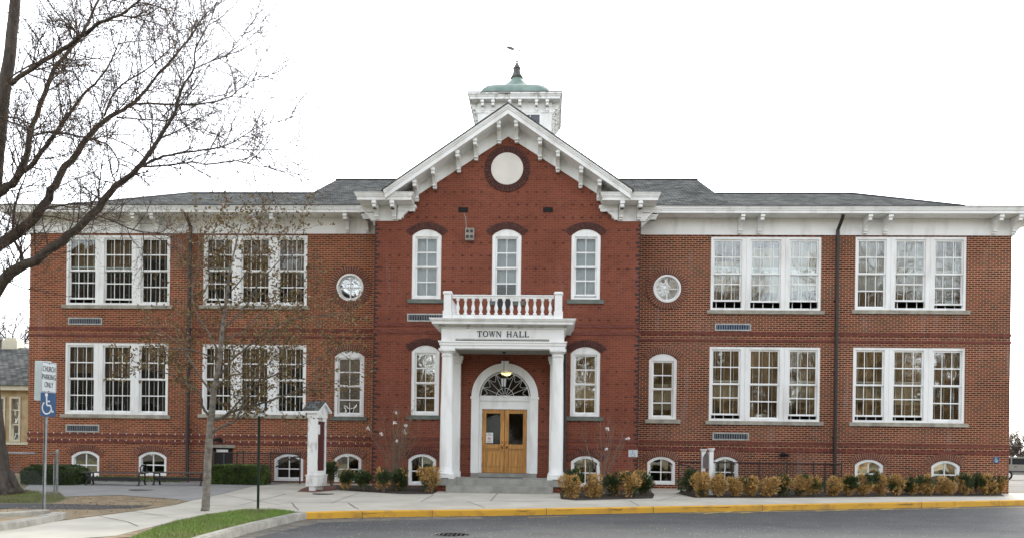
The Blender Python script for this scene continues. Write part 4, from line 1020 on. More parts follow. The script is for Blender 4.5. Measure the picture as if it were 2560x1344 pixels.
# ------------------------------------------------------------------ the great bare tree on the left
def limb_px(pts, Y0, Y1, scale=.5208):
    n = len(pts) - 1; zc = CAM.y
    return [P(a * scale, b * scale, Y0 + (Y1 - Y0) * i / n) for i, (a, b) in enumerate(pts)]
rng = random.Random(11)
TY = -5.6
base = P(-3, 1232, TY)
TREE = thing('bare_tree', 'large dark bare tree at the left edge, its limbs reaching over the roof', 'tree', (base.x, TY, zup(TY)))
PXM = (TY - CAM.y) / F      # metres per photo pixel there
def rad_of(wpx): return [x * .5208 * PXM / 2 * .8 for x in wpx]
limbs = [   # zoom pixel polylines, widths in zoom pixels, depth drift
    ([(-110, 1500), (50, 1310), (200, 1230), (330, 1130), (470, 1000), (560, 890), (660, 810), (740, 700), (830, 560), (870, 430), (930, 330), (940, 230), (1000, 120)], [80, 66, 52, 48, 42, 34, 30, 22, 17, 13, 10, 8, 5], -2.2),
    ([(680, 800), (760, 760), (850, 740), (950, 725), (1070, 705), (1160, 660), (1260, 600), (1390, 580)], [17, 15, 13, 11, 9, 7, 5, 3], .8),
    ([(676, 802), (800, 795), (920, 780), (1000, 790), (1130, 775), (1240, 798), (1320, 798)], [12, 11, 9, 9, 7, 5, 3], -.8),
    ([(1060, 708), (1160, 718), (1260, 720), (1390, 715), (1440, 690)], [7, 6, 5, 4, 2], .4),
    ([(-88, 1300), (-45, 1210), (120, 1085), (200, 1000), (260, 890), (340, 770), (470, 610), (570, 540), (650, 490), (740, 380), (830, 280), (920, 170), (960, 100), (1040, 20)], [82, 74, 58, 54, 44, 38, 30, 24, 20, 15, 13, 10, 8, 4], 1.6),
    ([(640, 500), (780, 500), (930, 503), (1080, 475), (1150, 430), (1260, 355)], [13, 12, 10, 8, 6, 3], -.8),
    ([(925, 335), (1000, 300), (1100, 260), (1130, 200), (1200, 120)], [8, 7, 6, 4, 2], .6),
    ([(-84, 1040), (10, 915), (90, 850), (140, 680), (160, 600), (230, 400), (300, 280), (390, 170), (450, 50), (495, -40)], [62, 50, 42, 34, 30, 28, 24, 20, 16, 12], 2.4),
    ([(55, 405), (150, 330), (270, 260), (380, 180), (480, 110), (600, 60), (700, -30)], [30, 27, 25, 24, 18, 13, 9], -2.5),
    ([(-60, 985), (110, 830), (200, 730), (280, 620), (400, 460), (470, 390), (530, 300), (575, 190)], [40, 32, 26, 22, 15, 11, 8, 4], -1.4),
    ([(150, 655), (250, 635), (350, 650), (440, 670), (520, 700), (570, 790), (540, 880)], [13, 13, 12, 10, 9, 8, 4], -1.2),
    ([(560, 565), (700, 575), (820, 580), (940, 570), (990, 630), (1090, 650)], [9, 8, 7, 5, 4, 2], 1.0),
    ([(500, 560), (560, 430), (690, 345), (760, 285), (860, 200)], [12, 10, 8, 7, 4], 1.0),
    ([(690, 345), (760, 390), (850, 470)], [7, 5, 3], .5),
    ([(180, 1015), (300, 985), (400, 975), (465, 1005)], [14, 11, 9, 5], .5),
    ([(430, 1020), (560, 1070), (660, 1110), (760, 1120), (850, 1150)], [12, 9, 8, 6, 3], 1.2),
    ([(560, 70), (640, 85), (740, 110), (850, 150)], [9, 8, 5, 3], -.5),
    ([(-60, 1420), (20, 1340), (110, 1260), (60, 1120), (80, 960), (110, 880)], [30, 24, 20, 16, 12, 8], .6),
    ([(20, 400), (140, 320), (240, 350), (330, 340), (420, 400)], [10, 9, 7, 6, 3], -1.2),
    ([(0, 560), (90, 570), (130, 610), (160, 640)], [14, 12, 10, 8], -1),
]
trunk_px = [(-3, 1245), (-6, 1215), (-12, 1160), (-20, 1050), (-35, 900), (-45, 760), (-36, 600), (-12, 420), (10, 230), (30, 90), (42, -60)]
tw = [100, 76, 62, 56, 54, 50, 44, 37, 31, 27, 24]
tp = [P(a, b, TY) for a, b in trunk_px]; tp[0].z = zup(TY) - .1
b = MB(); pts, rad = wiggle(tp, [x * PXM / 2 for x in tw], rng, .1, 4); b.tube(pts, rad, 14)
for a in range(6):
    an = a * 1.05 + .3; b.tube([(tp[1].x + .2 * math.cos(an), TY + .2 * math.sin(an), .8), (tp[1].x + .42 * math.cos(an), TY + .42 * math.sin(an), .38), (tp[1].x + .75 * math.cos(an), TY + .75 * math.sin(an), .12)], [.2, .16, .05], 8)
b.build('trunk', M['bark_big'], TREE, smooth=True)
tmb = MB(); bmb = MB(); bmb.nm = 1
for pl, wd, drift in limbs:
    P3 = limb_px(pl, TY, TY + drift); pts, rad = wiggle(P3, rad_of(wd), rng, .35, 4)
    b = MB(); b.tube(pts, rad, 10); b.build('branch', M['bark_big'], TREE, smooth=True)
    acc = 0
    for i in range(2, len(pts)):
        seg = (pts[i] - pts[i - 1]); acc += seg.length
        th = .2 if rad[i] < .08 else .32 if rad[i] < .16 else (.42 if pts[i].z > 5.5 else .9)
        while acc > th:
            acc -= th
            t = seg.normalized(); r = min(rad[i] * .42, .020)
            nd = (t * rng.uniform(.2, .9) + perp(t, rng) * rng.uniform(.5, 1) + Vector((0, 0, .12))).normalized()
            lev = 2 if rng.random() < .66 and (rad[i] < .22 or pts[i].z > 6) else 1
            twigs(tmb, bmb, pts[i], nd, max(r, .0135), rng.uniform(.7, 1.9), lev, rng, .10, 1, .05)
    twigs(tmb, bmb, pts[-1], (pts[-1] - pts[-2]).normalized(), rad[-1], 1.1, 2, rng, .1, 1, .045)
tmb.build('crown', M['twig'], TREE); bmb.build('buds', M['bud'], TREE)

# ------------------------------------------------------------------ the young street tree
rng = random.Random(5)
yb = G(513, 1276); YY = yb.y
YT = thing('young_tree', 'slim young tree with pale trunk and bronze spring leaves on the grass verge', 'tree', (yb.x, YY, zup(YY)))
pxm = (YY - CAM.y) / F
Q = lambda pts, dr=0: [P(a, b, YY + dr * i / max(1, len(pts) - 1)) for i, (a, b) in enumerate(pts)]
main = [(512, 1280), (516, 1240), (520, 1150), (527, 1050), (535, 980), (548, 900), (556, 820), (563, 770), (572, 690), (590, 610), (604, 555)]
pts, rad = wiggle(Q(main), [x * pxm / 2 for x in (22, 19.5, 18.5, 18, 14, 12, 10, 8, 6, 4, 2)], rng, .06, 4)
b = MB(); b.tube(pts, rad, 12); b.build('trunk', M['bark_young'], YT, smooth=True)
ylimbs = [([(527, 1085), (560, 1062), (580, 1055), (600, 1030), (612, 990), (640, 940), (700, 880)], [9, 8, 7, 6, 5, 4, 2], -.9),
          ([(528, 1050), (560, 1040), (600, 1020), (660, 1005), (720, 985), (780, 960), (840, 950)], [12, 10, 9, 7, 6, 4, 2], .8),
          ([(526, 1040), (508, 1020), (500, 980), (460, 955), (430, 935), (400, 930), (340, 905)], [10, 8, 7, 6, 5, 3, 2], -.7),
          ([(560, 1040), (590, 1010), (640, 960), (700, 930), (770, 905), (850, 880)], [7, 6, 5, 4, 3, 2], .3),
          ([(533, 985), (500, 940), (470, 890), (440, 850), (390, 820)], [8, 6, 5, 3, 2], .9),
          ([(540, 950), (580, 900), (640, 850), (720, 800), (800, 790), (850, 780)], [8, 7, 5, 4, 3, 2], -.6),
          ([(550, 890), (520, 830), (490, 780), (480, 720), (500, 640), (490, 560)], [8, 6, 5, 4, 3, 2], .8),
          ([(556, 820), (610, 770), (650, 700), (700, 650), (750, 560)], [7, 6, 4, 3, 2], .5),
          ([(560, 790), (540, 730), (520, 670), (530, 600), (545, 550)], [6, 5, 4, 3, 2], -.8),
          ([(566, 740), (610, 690), (640, 620), (650, 560)], [5, 4, 3, 2], -.4),
          ([(536, 975), (570, 940), (610, 930), (660, 900), (690, 850)], [6, 5, 4, 3, 2], -1.1),
          ([(548, 900), (500, 880), (440, 870), (380, 880)], [6, 5, 4, 2], -.9),
          ([(553, 850), (600, 830), (680, 760), (760, 700)], [6, 5, 3, 2], 1.0)]
tmb = MB(); lmb = MB(); lmb.nm = 2
def yt(p, d, L, lev):
    twigs(tmb, lmb, p, d, .005, L, lev, rng, .1, 3, .078)
for pl, wd, dr in ylimbs:
    pts_, rad_ = wiggle(Q(pl, dr), [x * pxm / 2 * .78 for x in wd], rng, .5, 4)
    b = MB(); b.tube(pts_, rad_, 8); b.build('branch', M['limb_young'], YT, smooth=True)
    acc = 0
    for i in range(3, len(pts_)):
        sg = pts_[i] - pts_[i - 1]; acc += sg.length
        while acc > .22:
            acc -= .13; t = sg.normalized(); yt(pts_[i], (t * .6 + perp(t, rng) * .8).normalized(), rng.uniform(.35, .75), 1)
    yt(pts_[-1], (pts_[-1] - pts_[-2]).normalized(), .5, 1)
for i in range(len(pts) // 2, len(pts)):
    t = (pts[i] - pts[i - 1]).normalized(); yt(pts[i], (t * .5 + perp(t, rng)).normalized(), .6, 1)
tmb.build('twigs', M['twig_young'], YT); lmb.build('leaves', [M['leaf_bronze'], M['leaf_olive']], YT)

# ------------------------------------------------------------------ distant bare trees
def bare_mesh(seed, H, wood, tip=None):
    rng = random.Random(seed); a = MB(); c = MB()
    pts, rad = wiggle([(0, 0, -.2), (.1, 0, H * .15), (0, .1, H * .32), (.15, 0, H * .55), (.1, .1, H * .8)], [H * .028, H * .02, H * .017, H * .010, H * .003], rng, .4, 3)
    a.tube(pts, rad, 8)
    for i in range(3, len(pts)):
        for _ in range(3):
            t = (pts[i] - pts[i - 1]).normalized(); d = (t * rng.uniform(.4, 1) + perp(t, rng) * .9).normalized()
            twigs(c, None, pts[i], d, rad[i] * .55 + .01, H * rng.uniform(.18, .36), 3, rng, .2)
    return a, c
def plant_far(name, seed, H, loc, label, group=None, scale=1., wood='twig'):
    t = thing(name, label, 'tree', loc, 0, group); a, c = bare_mesh(seed, H, None)
    for mb, nm in ((a, 'trunk'), (c, 'crown')):
        mb.v = [(x * scale + loc[0], y * scale + loc[1], z * scale + loc[2]) for x, y, z in mb.v]; mb.build(nm, M[wood], t)
    return t
FAR = plant_far('bare_tree', 3, 9.5, (PX(24, 900, 18), 18, .2), 'thin bare tree behind the low annex at the left edge', 'bare trees behind the buildings')
def copy_far(src, loc, rz, sc, label, group):
    c = copy_tree(src); c.location = loc; c.rotation_euler = (0, 0, rz); c.scale = (sc, sc, sc); c['label'] = label; c['group'] = group; return c
copy_far(FAR, (PX(2552, 1130, 150), 150, -.2), 1.9, .85, 'distant bare tree standing above the parked car', 'bare trees behind the buildings')
copy_far(FAR, (PX(2531, 1130, 165), 165, -.2), 4.0, .85, 'distant bare tree nearest the right corner of the hall', 'bare trees behind the buildings')
copy_far(FAR, (PX(-25, 900, 23), 23, .2), 2.6, .9, 'smaller bare tree low behind the annex chimney', 'bare trees behind the buildings')

# ------------------------------------------------------------------ shrubs
def shrub(px, py, wpx, hpx, mix, label, seed, group, Yoff=0., leafm=('leaf_green', 'leaf_tan'), dens=1.):
    """mix = share of scorched tan foliage"""
    rng = random.Random(seed); g = G(px, py); g.y += Yoff; pm = (g.y - CAM.y) / F
    rx, h = wpx * pm / 2 * 1.04, hpx * pm * rng.uniform(.96, 1.14); z0 = zup(g.y)
    g = Vector((PX(px, py - hpx / 2, g.y), g.y, z0))
    o = thing('shrub', label, 'shrub', g, 0, group)
    st = MB()
    for _ in range(9):
        an = rng.uniform(0, 6.28); e = rng.uniform(.3, .8)
        st.tube([g + Vector((.03 * math.cos(an), .03 * math.sin(an), -.02)), g + Vector((rx * .3 * math.cos(an), rx * .3 * math.sin(an), h * .35)), g + Vector((rx * e * math.cos(an), rx * e * math.sin(an), h * .8))], [.014, .01, .004], 4, cap=False)
    st.build('stem', M['stalk'], o)
    lumps = []
    for _ in range(11):
        an = rng.uniform(0, 6.28); e = rng.uniform(0, .62) ; z = rng.uniform(.20, .80)
        lumps.append((Vector((rx * e * math.cos(an), rx * e * math.sin(an) * .9, h * z)), rx * rng.uniform(.34, .52), rng.random()))
    mb = MB(); N = int(1450 * dens * (rx / .32) ** 1.2)
    for _ in range(N):
        c, r, k = rng.choice(lumps); d = rv(rng); p = c + d * r * rng.uniform(.55, 1.0) ** .5
        p.z = max(.03, p.z * 1.0)
        f_ = .62 + .38 * min(1, p.z / (h * .45)); p.x *= f_; p.y *= f_
        if p.z > h: p.z = h - rng.random() * .06
        tan = noise.noise((p.x * 3.4 + seed, p.y * 3.4, p.z * 3.4)) * 1.1 + .5 + (k - .5) * .35 < mix
        mb.cur = (2 if rng.random() < .35 else 1) if tan else 0
        dd = (d + Vector((0, 0, .55)) + rv(rng) * .5)
        leaf(mb, g + p, dd, rng.uniform(.06, .135), rng.uniform(.02, .038), rng)
    mb.build('foliage', [M[leafm[0]], M[leafm[1]], M['leaf_tan2']], o)
    return o
gA = 'shrubs in the bed left of the porch'
for i, (px, py, w_, h, mix, lab) in enumerate([(830, 1213, 40, 66, 0, 'dark green shrub half hidden behind the white notice kiosk'), (866, 1225, 46, 58, .48, 'half tan half green shrub right of the white notice kiosk'), (910, 1226, 44, 56, .16, 'mostly green shrub with a few tan sprigs below the brick corner left of the porch'),
        (958, 1228, 40, 56, .45, 'green shrub with an orange tan top left of the porch window'), (1000, 1226, 50, 54, .04, 'all green shrub in front of the sunken window left of the porch'), (1070, 1228, 56, 58, .80, 'bright tan shrub against the left end of the porch steps')]):
    shrub(px, py, w_, h, mix, lab, 100 + i, gA)
gB = 'shrubs in the bed right of the porch'
for i, (px, py, w_, h, mix, lab, yo) in enumerate([(1432, 1232, 50, 58, .05, 'green shrub behind the tan one against the right porch column', .3), (1426, 1244, 58, 58, .97, 'pale tan shrub nearest the right end of the porch steps', 0), (1484, 1242, 54, 52, .93, 'tan shrub in front of the sunken window right of the porch', 0),
        (1532, 1240, 50, 60, .5, 'shrub mixed green and tan below the bare sapling', .2), (1574, 1242, 54, 58, .85, 'tan shrub with a green back near the right end of the porch bed', 0), (1606, 1238, 54, 62, .42, 'green and tan shrub closing the right end of the porch bed', .2), (1586, 1228, 44, 54, .08, 'green shrub low behind the last tan shrubs of the porch bed', .7)]):
    shrub(px, py, w_, h, mix, lab, 200 + i, gB, yo)
gC = 'row of shrubs under the right wing'
row = [(1722, 1236, 52, 60, 0, 'round dark green shrub at the left end of the right wing row'), (1753, 1241, 56, 58, .97, 'pale tan shrub below the pair of white posts'), (1796, 1241, 48, 56, .95, 'tan shrub just right of the white posts'), (1836, 1240, 44, 48, .93, 'small tan shrub under the fenced basement window'),
       (1876, 1240, 50, 54, .95, 'tan shrub right of the fenced basement window'), (1921, 1240, 50, 56, .85, 'tan shrub with a green top below the floodlight'), (1962, 1240, 44, 56, .42, 'narrow shrub green on its left and tan on its right'), (2003, 1239, 48, 50, .68, 'tan shrub with a green heart left of the downspout'),
       (2038, 1239, 46, 48, .92, 'low tan shrub directly left of the downspout'), (2082, 1238, 48, 50, .93, 'tan shrub at the foot of the brown downspout'), (2122, 1238, 46, 48, .42, 'shrub half green half tan right of the downspout'), (2160, 1238, 46, 50, .75, 'tan shrub below the left yellow basement window'),
       (2198, 1237, 48, 50, .72, 'tan and green shrub at the right jamb of the left yellow window'), (2238, 1237, 46, 50, .62, 'shrub with tan sprays over dark green, between the yellow windows'), (2276, 1237, 46, 50, .28, 'dark green shrub with tan right edge between the yellow windows'), (2312, 1237, 44, 50, .42, 'brownish shrub left of the dark ground floodlight'),
       (2366, 1236, 50, 44, .72, 'tan low shrub right of the dark ground floodlight'), (2406, 1236, 50, 50, .18, 'dark green shrub below the right yellow window'), (2446, 1236, 44, 48, .35, 'green and brown shrub third from the building corner'), (2474, 1236, 44, 50, .52, 'tan brown shrub second from the building corner'), (2500, 1235, 36, 46, .45, 'last small shrub against the right building corner')]
for i, (px, py, w_, h, mix, lab) in enumerate(row): shrub(px, py, w_, h, mix, lab, 300 + i, gC)
# clipped hedge and the dark yew by the corner
def hedge(x0, x1, y0, y1, deep, label, seed, round_=False, m='leaf_green2', N=5200):
    rng = random.Random(seed); g = G((x0 + x1) / 2, y1); pm = (g.y - CAM.y) / F; hw = (x1 - x0) * pm / 2; h = (y1 - y0) * pm
    c = Vector((PX((x0 + x1) / 2, (y0 + y1) / 2, g.y + deep / 2), g.y + deep / 2, zup(g.y)))
    o = thing('hedge', label, 'hedge', c)
    mb = MB(); ins = .07
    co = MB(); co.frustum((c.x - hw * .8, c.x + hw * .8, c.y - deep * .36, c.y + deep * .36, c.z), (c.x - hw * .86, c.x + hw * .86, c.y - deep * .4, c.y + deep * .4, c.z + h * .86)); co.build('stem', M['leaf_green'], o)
    for _ in range(N):
        u, v, w_ = rng.uniform(-1, 1), rng.uniform(-1, 1), rng.uniform(0, 1)
        f = rng.random()
        if f < .42: v = -1
        elif f < .62: w_ = 1
        elif f < .76: u = -1
        elif f < .9: u = 1
        else: v = 1
        p = Vector((u * hw, v * deep / 2, w_ * h))
        rr = .75 if round_ else .88          # rounded shoulders
        k = max(0, w_ - .72) / .28 * (.3 if round_ else .09); p.x *= 1 - k; p.y *= 1 - k
        if round_: p.x *= 1 - .14 * abs(v) ** 2; 
        p *= 1 + .05 * noise.noise((p.x * 2, p.y * 2, p.z * 2 + seed)); p.z = max(.05, p.z - rng.random() * .05)
        n_ = Vector((u if abs(u) == 1 else 0, v if abs(v) == 1 else 0, 1 if w_ == 1 else .4))
        mb.cur = 1 if noise.noise((p.x * 3, p.y * 3, p.z * 3 + seed)) > .15 else 0
        leaf(mb, c + p - n_ * .03, n_ + rv(rng) * .8, rng.uniform(.05, .09), rng.uniform(.025, .045), rng)
    mb.build('foliage', [M[m], M['leaf_green']], o)
hedge(527, 668, 1160, 1211, .8, 'clipped bright green hedge between the young tree and the green signpost', 21)
hedge(66, 216, 1161, 1212, 1.2, 'dark clipped yew bush at the left corner of the hall, beside a bench', 22, True, 'leaf_green', 5200)
gcov = MB(); rng = random.Random(4)
for _ in range(1500):
    px = rng.uniform(222, 460); g = Vector((PX(px, 1200, rng.uniform(.1, 1.2)), 0, 0)); g.y = rng.uniform(.1, 1.2); g.z = zup(g.y)
    leaf(gcov, g + Vector((0, 0, rng.uniform(.02, .14))), rv(rng) + Vector((0, 0, .6)), .09, .05, rng)
tag(gcov.build('ground_cover', M['leaf_green2']), 'low green ground cover behind the two benches', 'ground cover', kind='stuff')

# flowering and bare saplings against the centre block
def sapling(px, py, hpx, spread, n, flowers, label, seed, leaves=0, Y=None):
    rng = random.Random(seed); g = G(px, py) if Y is None else Vector((PX(px, py, Y), Y, zup(Y))); pm = (g.y - CAM.y) / F; H = hpx * pm
    o = thing('sapling', label, 'sapling', g)
    st = MB(); fl = MB(); fl.nm = 1; lf = MB(); lf.nm = 2
    for i in range(n):
        an = rng.uniform(0, 6.28); e = spread * pm * rng.uniform(.25, 1)
        p0 = g + Vector((.06 * math.cos(an), .06 * math.sin(an), -.03)); p3 = g + Vector((e * math.cos(an), e * math.sin(an) * .6, H * rng.uniform(.6, 1)))
        p1 = p0.lerp(p3, .35) + Vector((-.06 * math.cos(an), 0, .12)); p2 = p0.lerp(p3, .7) + Vector((0, 0, .06))
        pts, rad = wiggle([p0, p1, p2, p3], [.016, .012, .008, .004], rng, .8, 3); st.tube(pts, rad, 5, cap=False)
        for j in range(4, len(pts)):
            for _ in range(2):
                t = (pts[j] - pts[j - 1]).normalized(); twigs(st, lf if leaves else None, pts[j], (t + perp(t, rng) * .8).normalized(), .0045, rng.uniform(.2, .5), 0, rng, .2, leaves, .06)
        if flowers and i < flowers:
            c = pts[-1 - rng.randrange(3)] + rv(rng) * .12
            for _ in range(12): leaf(fl, c, rv(rng) + Vector((0, 0, .4)), .085, .05, rng)
    st.build('stem', M['stalk'], o)
    if flowers: fl.build('flower', M['petal'], o)
    if leaves: lf.build('leaves', [M['leaf_olive'], M['leaf_bronze']], o)
sapling(985, 1222, 205, 72, 17, 8, 'magnolia sapling with a few white flowers left of the porch', 31, 1)
sapling(1505, 1232, 185, 62, 10, 3, 'nearly bare sapling with thin grey stems right of the porch', 32, 0)

# ------------------------------------------------------------------ grass and litter
rng = random.Random(9)
def inside(p, poly):
    r = False; j = len(poly) - 1
    for i in range(len(poly)):
        if (poly[i].y > p.y) != (poly[j].y > p.y) and p.x < (poly[j].x - poly[i].x) * (p.y - poly[i].y) / (poly[j].y - poly[i].y) + poly[i].x: r = not r
        j = i
    return r
def blades(name, poly, n, h, m, label, cat='grass'):
    xs, ys = [p.x for p in poly], [p.y for p in poly]; mb = MB(); k = 0
    while k < n:
        p = Vector((rng.uniform(min(xs), max(xs)), rng.uniform(min(ys), max(ys))))
        if not inside(p, poly): k += .25; continue
        k += 1; z = zup(p.y)
        hh = h * rng.uniform(.4, 1.2) * (1 + .6 * noise.noise((p.x * .9, p.y * .9, 0)))
        a = rng.uniform(0, 6.28); d = Vector((math.cos(a), math.sin(a), 0)); q = Vector((p.x, p.y, z + .006)); s = d * .006
        lean = Vector((rng.uniform(-1, 1), rng.uniform(-1, 1), 0)) * hh * .6
        mb.cur = 1 if noise.noise((p.x * 1.3, p.y * 1.3, 5)) + rng.uniform(-.4, .4) > .42 else 0
        mb.add([q - s, q + s, q + lean + Vector((0, 0, hh))], [(0, 1, 2)])
    tag(mb.build(name, m), label, cat, kind='stuff')
vp_ = GP((738, 1280.5), (690, 1274.5), (610, 1274.5), (520, 1286), (440, 1303), (385, 1322), (345, 1338), (300, 1360)) + [k + Vector((-.17, .1)) for k in kp[0:8]]
blades('verge_grass', vp_, 30000, .055, [M['blade'], M['blade_dry']], 'short bright green grass on the corner verge by the kerb')
blades('rough_grass', GP((-60, 1222), (60, 1226), (150, 1232), (165, 1246), (140, 1254), (-60, 1256)), 9000, .06, [M['blade_dry'], M['blade']], 'thin patchy grass around the foot of the big tree')
mb = MB(); mb.nm = 1
def flake(p, z, s):
    a = rng.uniform(0, 6.28); d = Vector((math.cos(a), math.sin(a), 0)); n_ = Vector((-d.y, d.x, 0)); q = Vector((p.x, p.y, z))
    mb.cur = rng.randrange(3)
    mb.add([q - d * s, q + n_ * s * .5 + Vector((0, 0, rng.uniform(0, s * .5))), q + d * s + Vector((0, 0, rng.uniform(0, s * .6))), q - n_ * s * .5], [(0, 1, 2, 3)])
dp = GP((140, 1254), (200, 1240), (300, 1238), (430, 1247), (462, 1252), (385, 1268), (250, 1286), (150, 1299), (20, 1300), (0, 1274), (120, 1262))
for _ in range(2600):
    p = Vector((rng.uniform(-11.5, -6), rng.uniform(-11, -4))) 
    if inside(p, dp): flake(p, zup(p.y) + .02, rng.uniform(.012, .035))
for _ in range(1100):       # drifted along the gutter
    i = rng.choice([7, 8, 8, 9, 9, 9, 10, 10, 10, 11, 12, 13]); a, c = kp[i], kp[i + 1]; p = a.lerp(c, rng.random()); t = (c - a).normalized(); p += Vector((t.y, -t.x)) * (.05 + abs(rng.gauss(0, .22 if i < 10 else .08)))
    flake(p, zroad(p.y) + .008, rng.uniform(.008, .022))
for _ in range(700):
    p = Vector((rng.uniform(-6, 14), rng.uniform(-13, -6))); 
    d = p - Vector((-4.5, -8.6)); 
    if (p.y < -8.2) and rng.random() < math.exp(-abs(d.x) / 7): flake(p, zroad(p.y) + .006, rng.uniform(.006, .013))
for _ in range(500):
    p = Vector((rng.uniform(-7, 5), rng.uniform(-7, -2.4))); 
    if rng.random() < .3: flake(p, zup(p.y) + .012, rng.uniform(.008, .016))
tag(mb.build('leaf_litter', [M['leaf_tan2'], M['litter_bed'], M['bud']]), 'dry brown leaf litter scattered on the earth, gutter and road', 'leaves', kind='stuff')
chips = MB()
for _ in range(8000):       # pale stone chips in the asphalt
    p = Vector((rng.uniform(-7, 17), rng.uniform(-14, -2)))
    k = [k for k in kp if k.x > p.x][0] if p.x < 17 else kp[-1]
    if p.y > G(1260, 1292, False).y + max(0, (p.x - .4)) * .345 - .2: continue
    if p.x < -4.5 and p.y > -8.6 - (p.x + 4.5) * -1.1: continue
    s = rng.uniform(.006, .016); z = zroad(p.y) + .003; a = rng.uniform(0, 3)
    d = Vector((math.cos(a), math.sin(a), 0)) * s; n_ = Vector((-d.y, d.x, 0)) * .7; q = Vector((p.x, p.y, z)); 
    chips.add([q - d, q - n_, q + d, q + n_ + Vector((0, 0, .003))], [(0, 1, 2, 3)])
tag(chips.build('asphalt_chippings', M['concrete']), 'pale stone chips showing in the grey road surface', 'chippings', kind='stuff')

# ------------------------------------------------------------------ street furniture
def oriented(mb, loc, rz):
    c, s = math.cos(rz), math.sin(rz); mb.v = [(x * c - y * s + loc[0], x * s + y * c + loc[1], z + loc[2]) for x, y, z in mb.v]; return mb
def rrect(x0, x1, z0, z1, r, n=5):
    o = []
    for cx_, cz, a0 in ((x1 - r, z0 + r, -90), (x1 - r, z1 - r, 0), (x0 + r, z1 - r, 90), (x0 + r, z0 + r, 180)):
        for i in range(n + 1): a = math.radians(a0 + 90 * i / n); o.append((cx_ + r * math.cos(a), cz + r * math.sin(a)))
    return o
def rot_mesh(o, loc, rz, tilt=0):
    o.data.transform(Matrix.Translation(loc) @ Matrix.Rotation(rz, 4, 'Z') @ Matrix.Rotation(tilt, 4, 'Y'))
def wheelchair(b, cx_, cz, s, y0, y1):
    """access symbol as strokes in the x,z plane"""
    K = 20
    def arc(r, w_, a0, a1, ox, oz):
        for i in range(K):
            t0, t1 = math.radians(a0 + (a1 - a0) * i / K), math.radians(a0 + (a1 - a0) * (i + 1) / K)
            b.prism([(cx_ + s * (ox + rr * math.cos(t)), cz + s * (oz + rr * math.sin(t))) for t, rr in ((t0, r + w_), (t1, r + w_), (t1, r - w_), (t0, r - w_))], 1, y0, y1)
    def bar(x0, z0, x1, z1, w_):
        d = Vector((x1 - x0, z1 - z0)).normalized(); n_ = Vector((-d.y, d.x)) * w_
        b.prism([(cx_ + s * (x0 + n_.x), cz + s * (z0 + n_.y)), (cx_ + s * (x1 + n_.x), cz + s * (z1 + n_.y)), (cx_ + s * (x1 - n_.x), cz + s * (z1 - n_.y)), (cx_ + s * (x0 - n_.x), cz + s * (z0 - n_.y))], 1, y0, y1)
    arc(.06, .06, 0, 360, -.10, .86)
    bar(-.09, .74, -.06, .28, .06); bar(-.07, .50, .2, .50, .045); bar(-.06, .26, .26, .26, .05); bar(.24, .28, .38, -.1, .05); bar(.37, -.12, .52, -.07, .045)
    arc(.36, .045, 125, 345, -.05, .12)
# church parking sign
sb = G(110, 1276); pm = (sb.y - CAM.y) / F
SG = thing('parking_sign', 'steel post with a white church parking sign above a blue access sign', 'sign', sb)
tp_ = P(119, 905, sb.y); b = MB()
b.prism([(-.03, 0), (.03, 0), (.03, .012), (-.03, .012)], 2, 0, tp_.z - sb.z); b.prism([(-.03, -.03), (-.022, -.03), (-.022, 0), (-.03, 0)], 2, 0, tp_.z - sb.z); b.prism([(.022, -.03), (.03, -.03), (.03, 0), (.022, 0)], 2, 0, tp_.z - sb.z)
o = b.build('post', M['grey_metal'], None); SRZ = math.radians(-24); lean = Matrix.Rotation((tp_.x - sb.x) / (tp_.z - sb.z), 4, 'Y')
o.data.transform(Matrix.Translation(sb) @ lean @ Matrix.Rotation(SRZ, 4, 'Z')); attach(o, SG)
Wd = .47
zc0, zc1 = PZ(118, 980, sb.y) - sb.z, PZ(118, 904, sb.y) - sb.z
zb0 = PZ(118, 1040, sb.y) - sb.z
TM = Matrix.Translation(sb) @ lean @ Matrix.Rotation(math.radians(82), 4, 'Z')
def sign_part(name, o): o.data.transform(TM); attach(o, SG); return o
pl = sign_part('s', plate('sign_plate', rrect(-Wd / 2, Wd / 2, zc0, zc1, .03), [], -.045, -.041, M['sign_white']))
bd = plate('border', rrect(-Wd / 2 + .012, Wd / 2 - .012, zc0 + .012, zc1 - .012, .025), [rrect(-Wd / 2 + .019, Wd / 2 - .019, zc0 + .019, zc1 - .019, .02)], -.0475, -.0455, M['ink']); bd.data.transform(TM); attach(bd, pl)
RX = Matrix.Rotation(math.pi / 2, 4, 'X')
for tx, f in (('CHURCH', .76), ('PARKING', .50), ('ONLY', .245)):
    t_ = text_mesh('lettering', tx, M['ink'], .135, (0, 0, 0), Matrix.Identity(4), None, .001)
    bbx = [v.co.x for v in t_.data.vertices]; wd_ = max(bbx) - min(bbx); tgt = {'CHURCH': .38, 'PARKING': .41, 'ONLY': .26}[tx]
    t_.data.transform(Matrix.Translation((0, -.0475, zc0 + (zc1 - zc0) * f)) @ RX @ Matrix.Diagonal((tgt / wd_, 1.25, 1, 1)))
    t_.data.transform(TM); attach(t_, pl)
pl2 = sign_part('s', plate('sign_plate', rrect(-Wd / 2, Wd / 2, zb0, zc0 - .004, .03), [], -.045, -.041, M['sign_blue'])); pl2['label'] = 'blue access sign plate'
b = MB(); wheelchair(b, -.03, zb0 + .15, .38, -.048, -.0455); o = b.build('access_symbol', M['sign_white'], None); o.data.transform(TM); attach(o, pl2)
b = MB()
for z in (zc0 + .03, zc1 - .035, zb0 + .05, zc0 - .04): b.box(-.01, .01, -.051, -.0481, z - .01, z + .01)
o = b.build('bolt', M['black'], None); o.data.transform(TM); attach(o, SG)
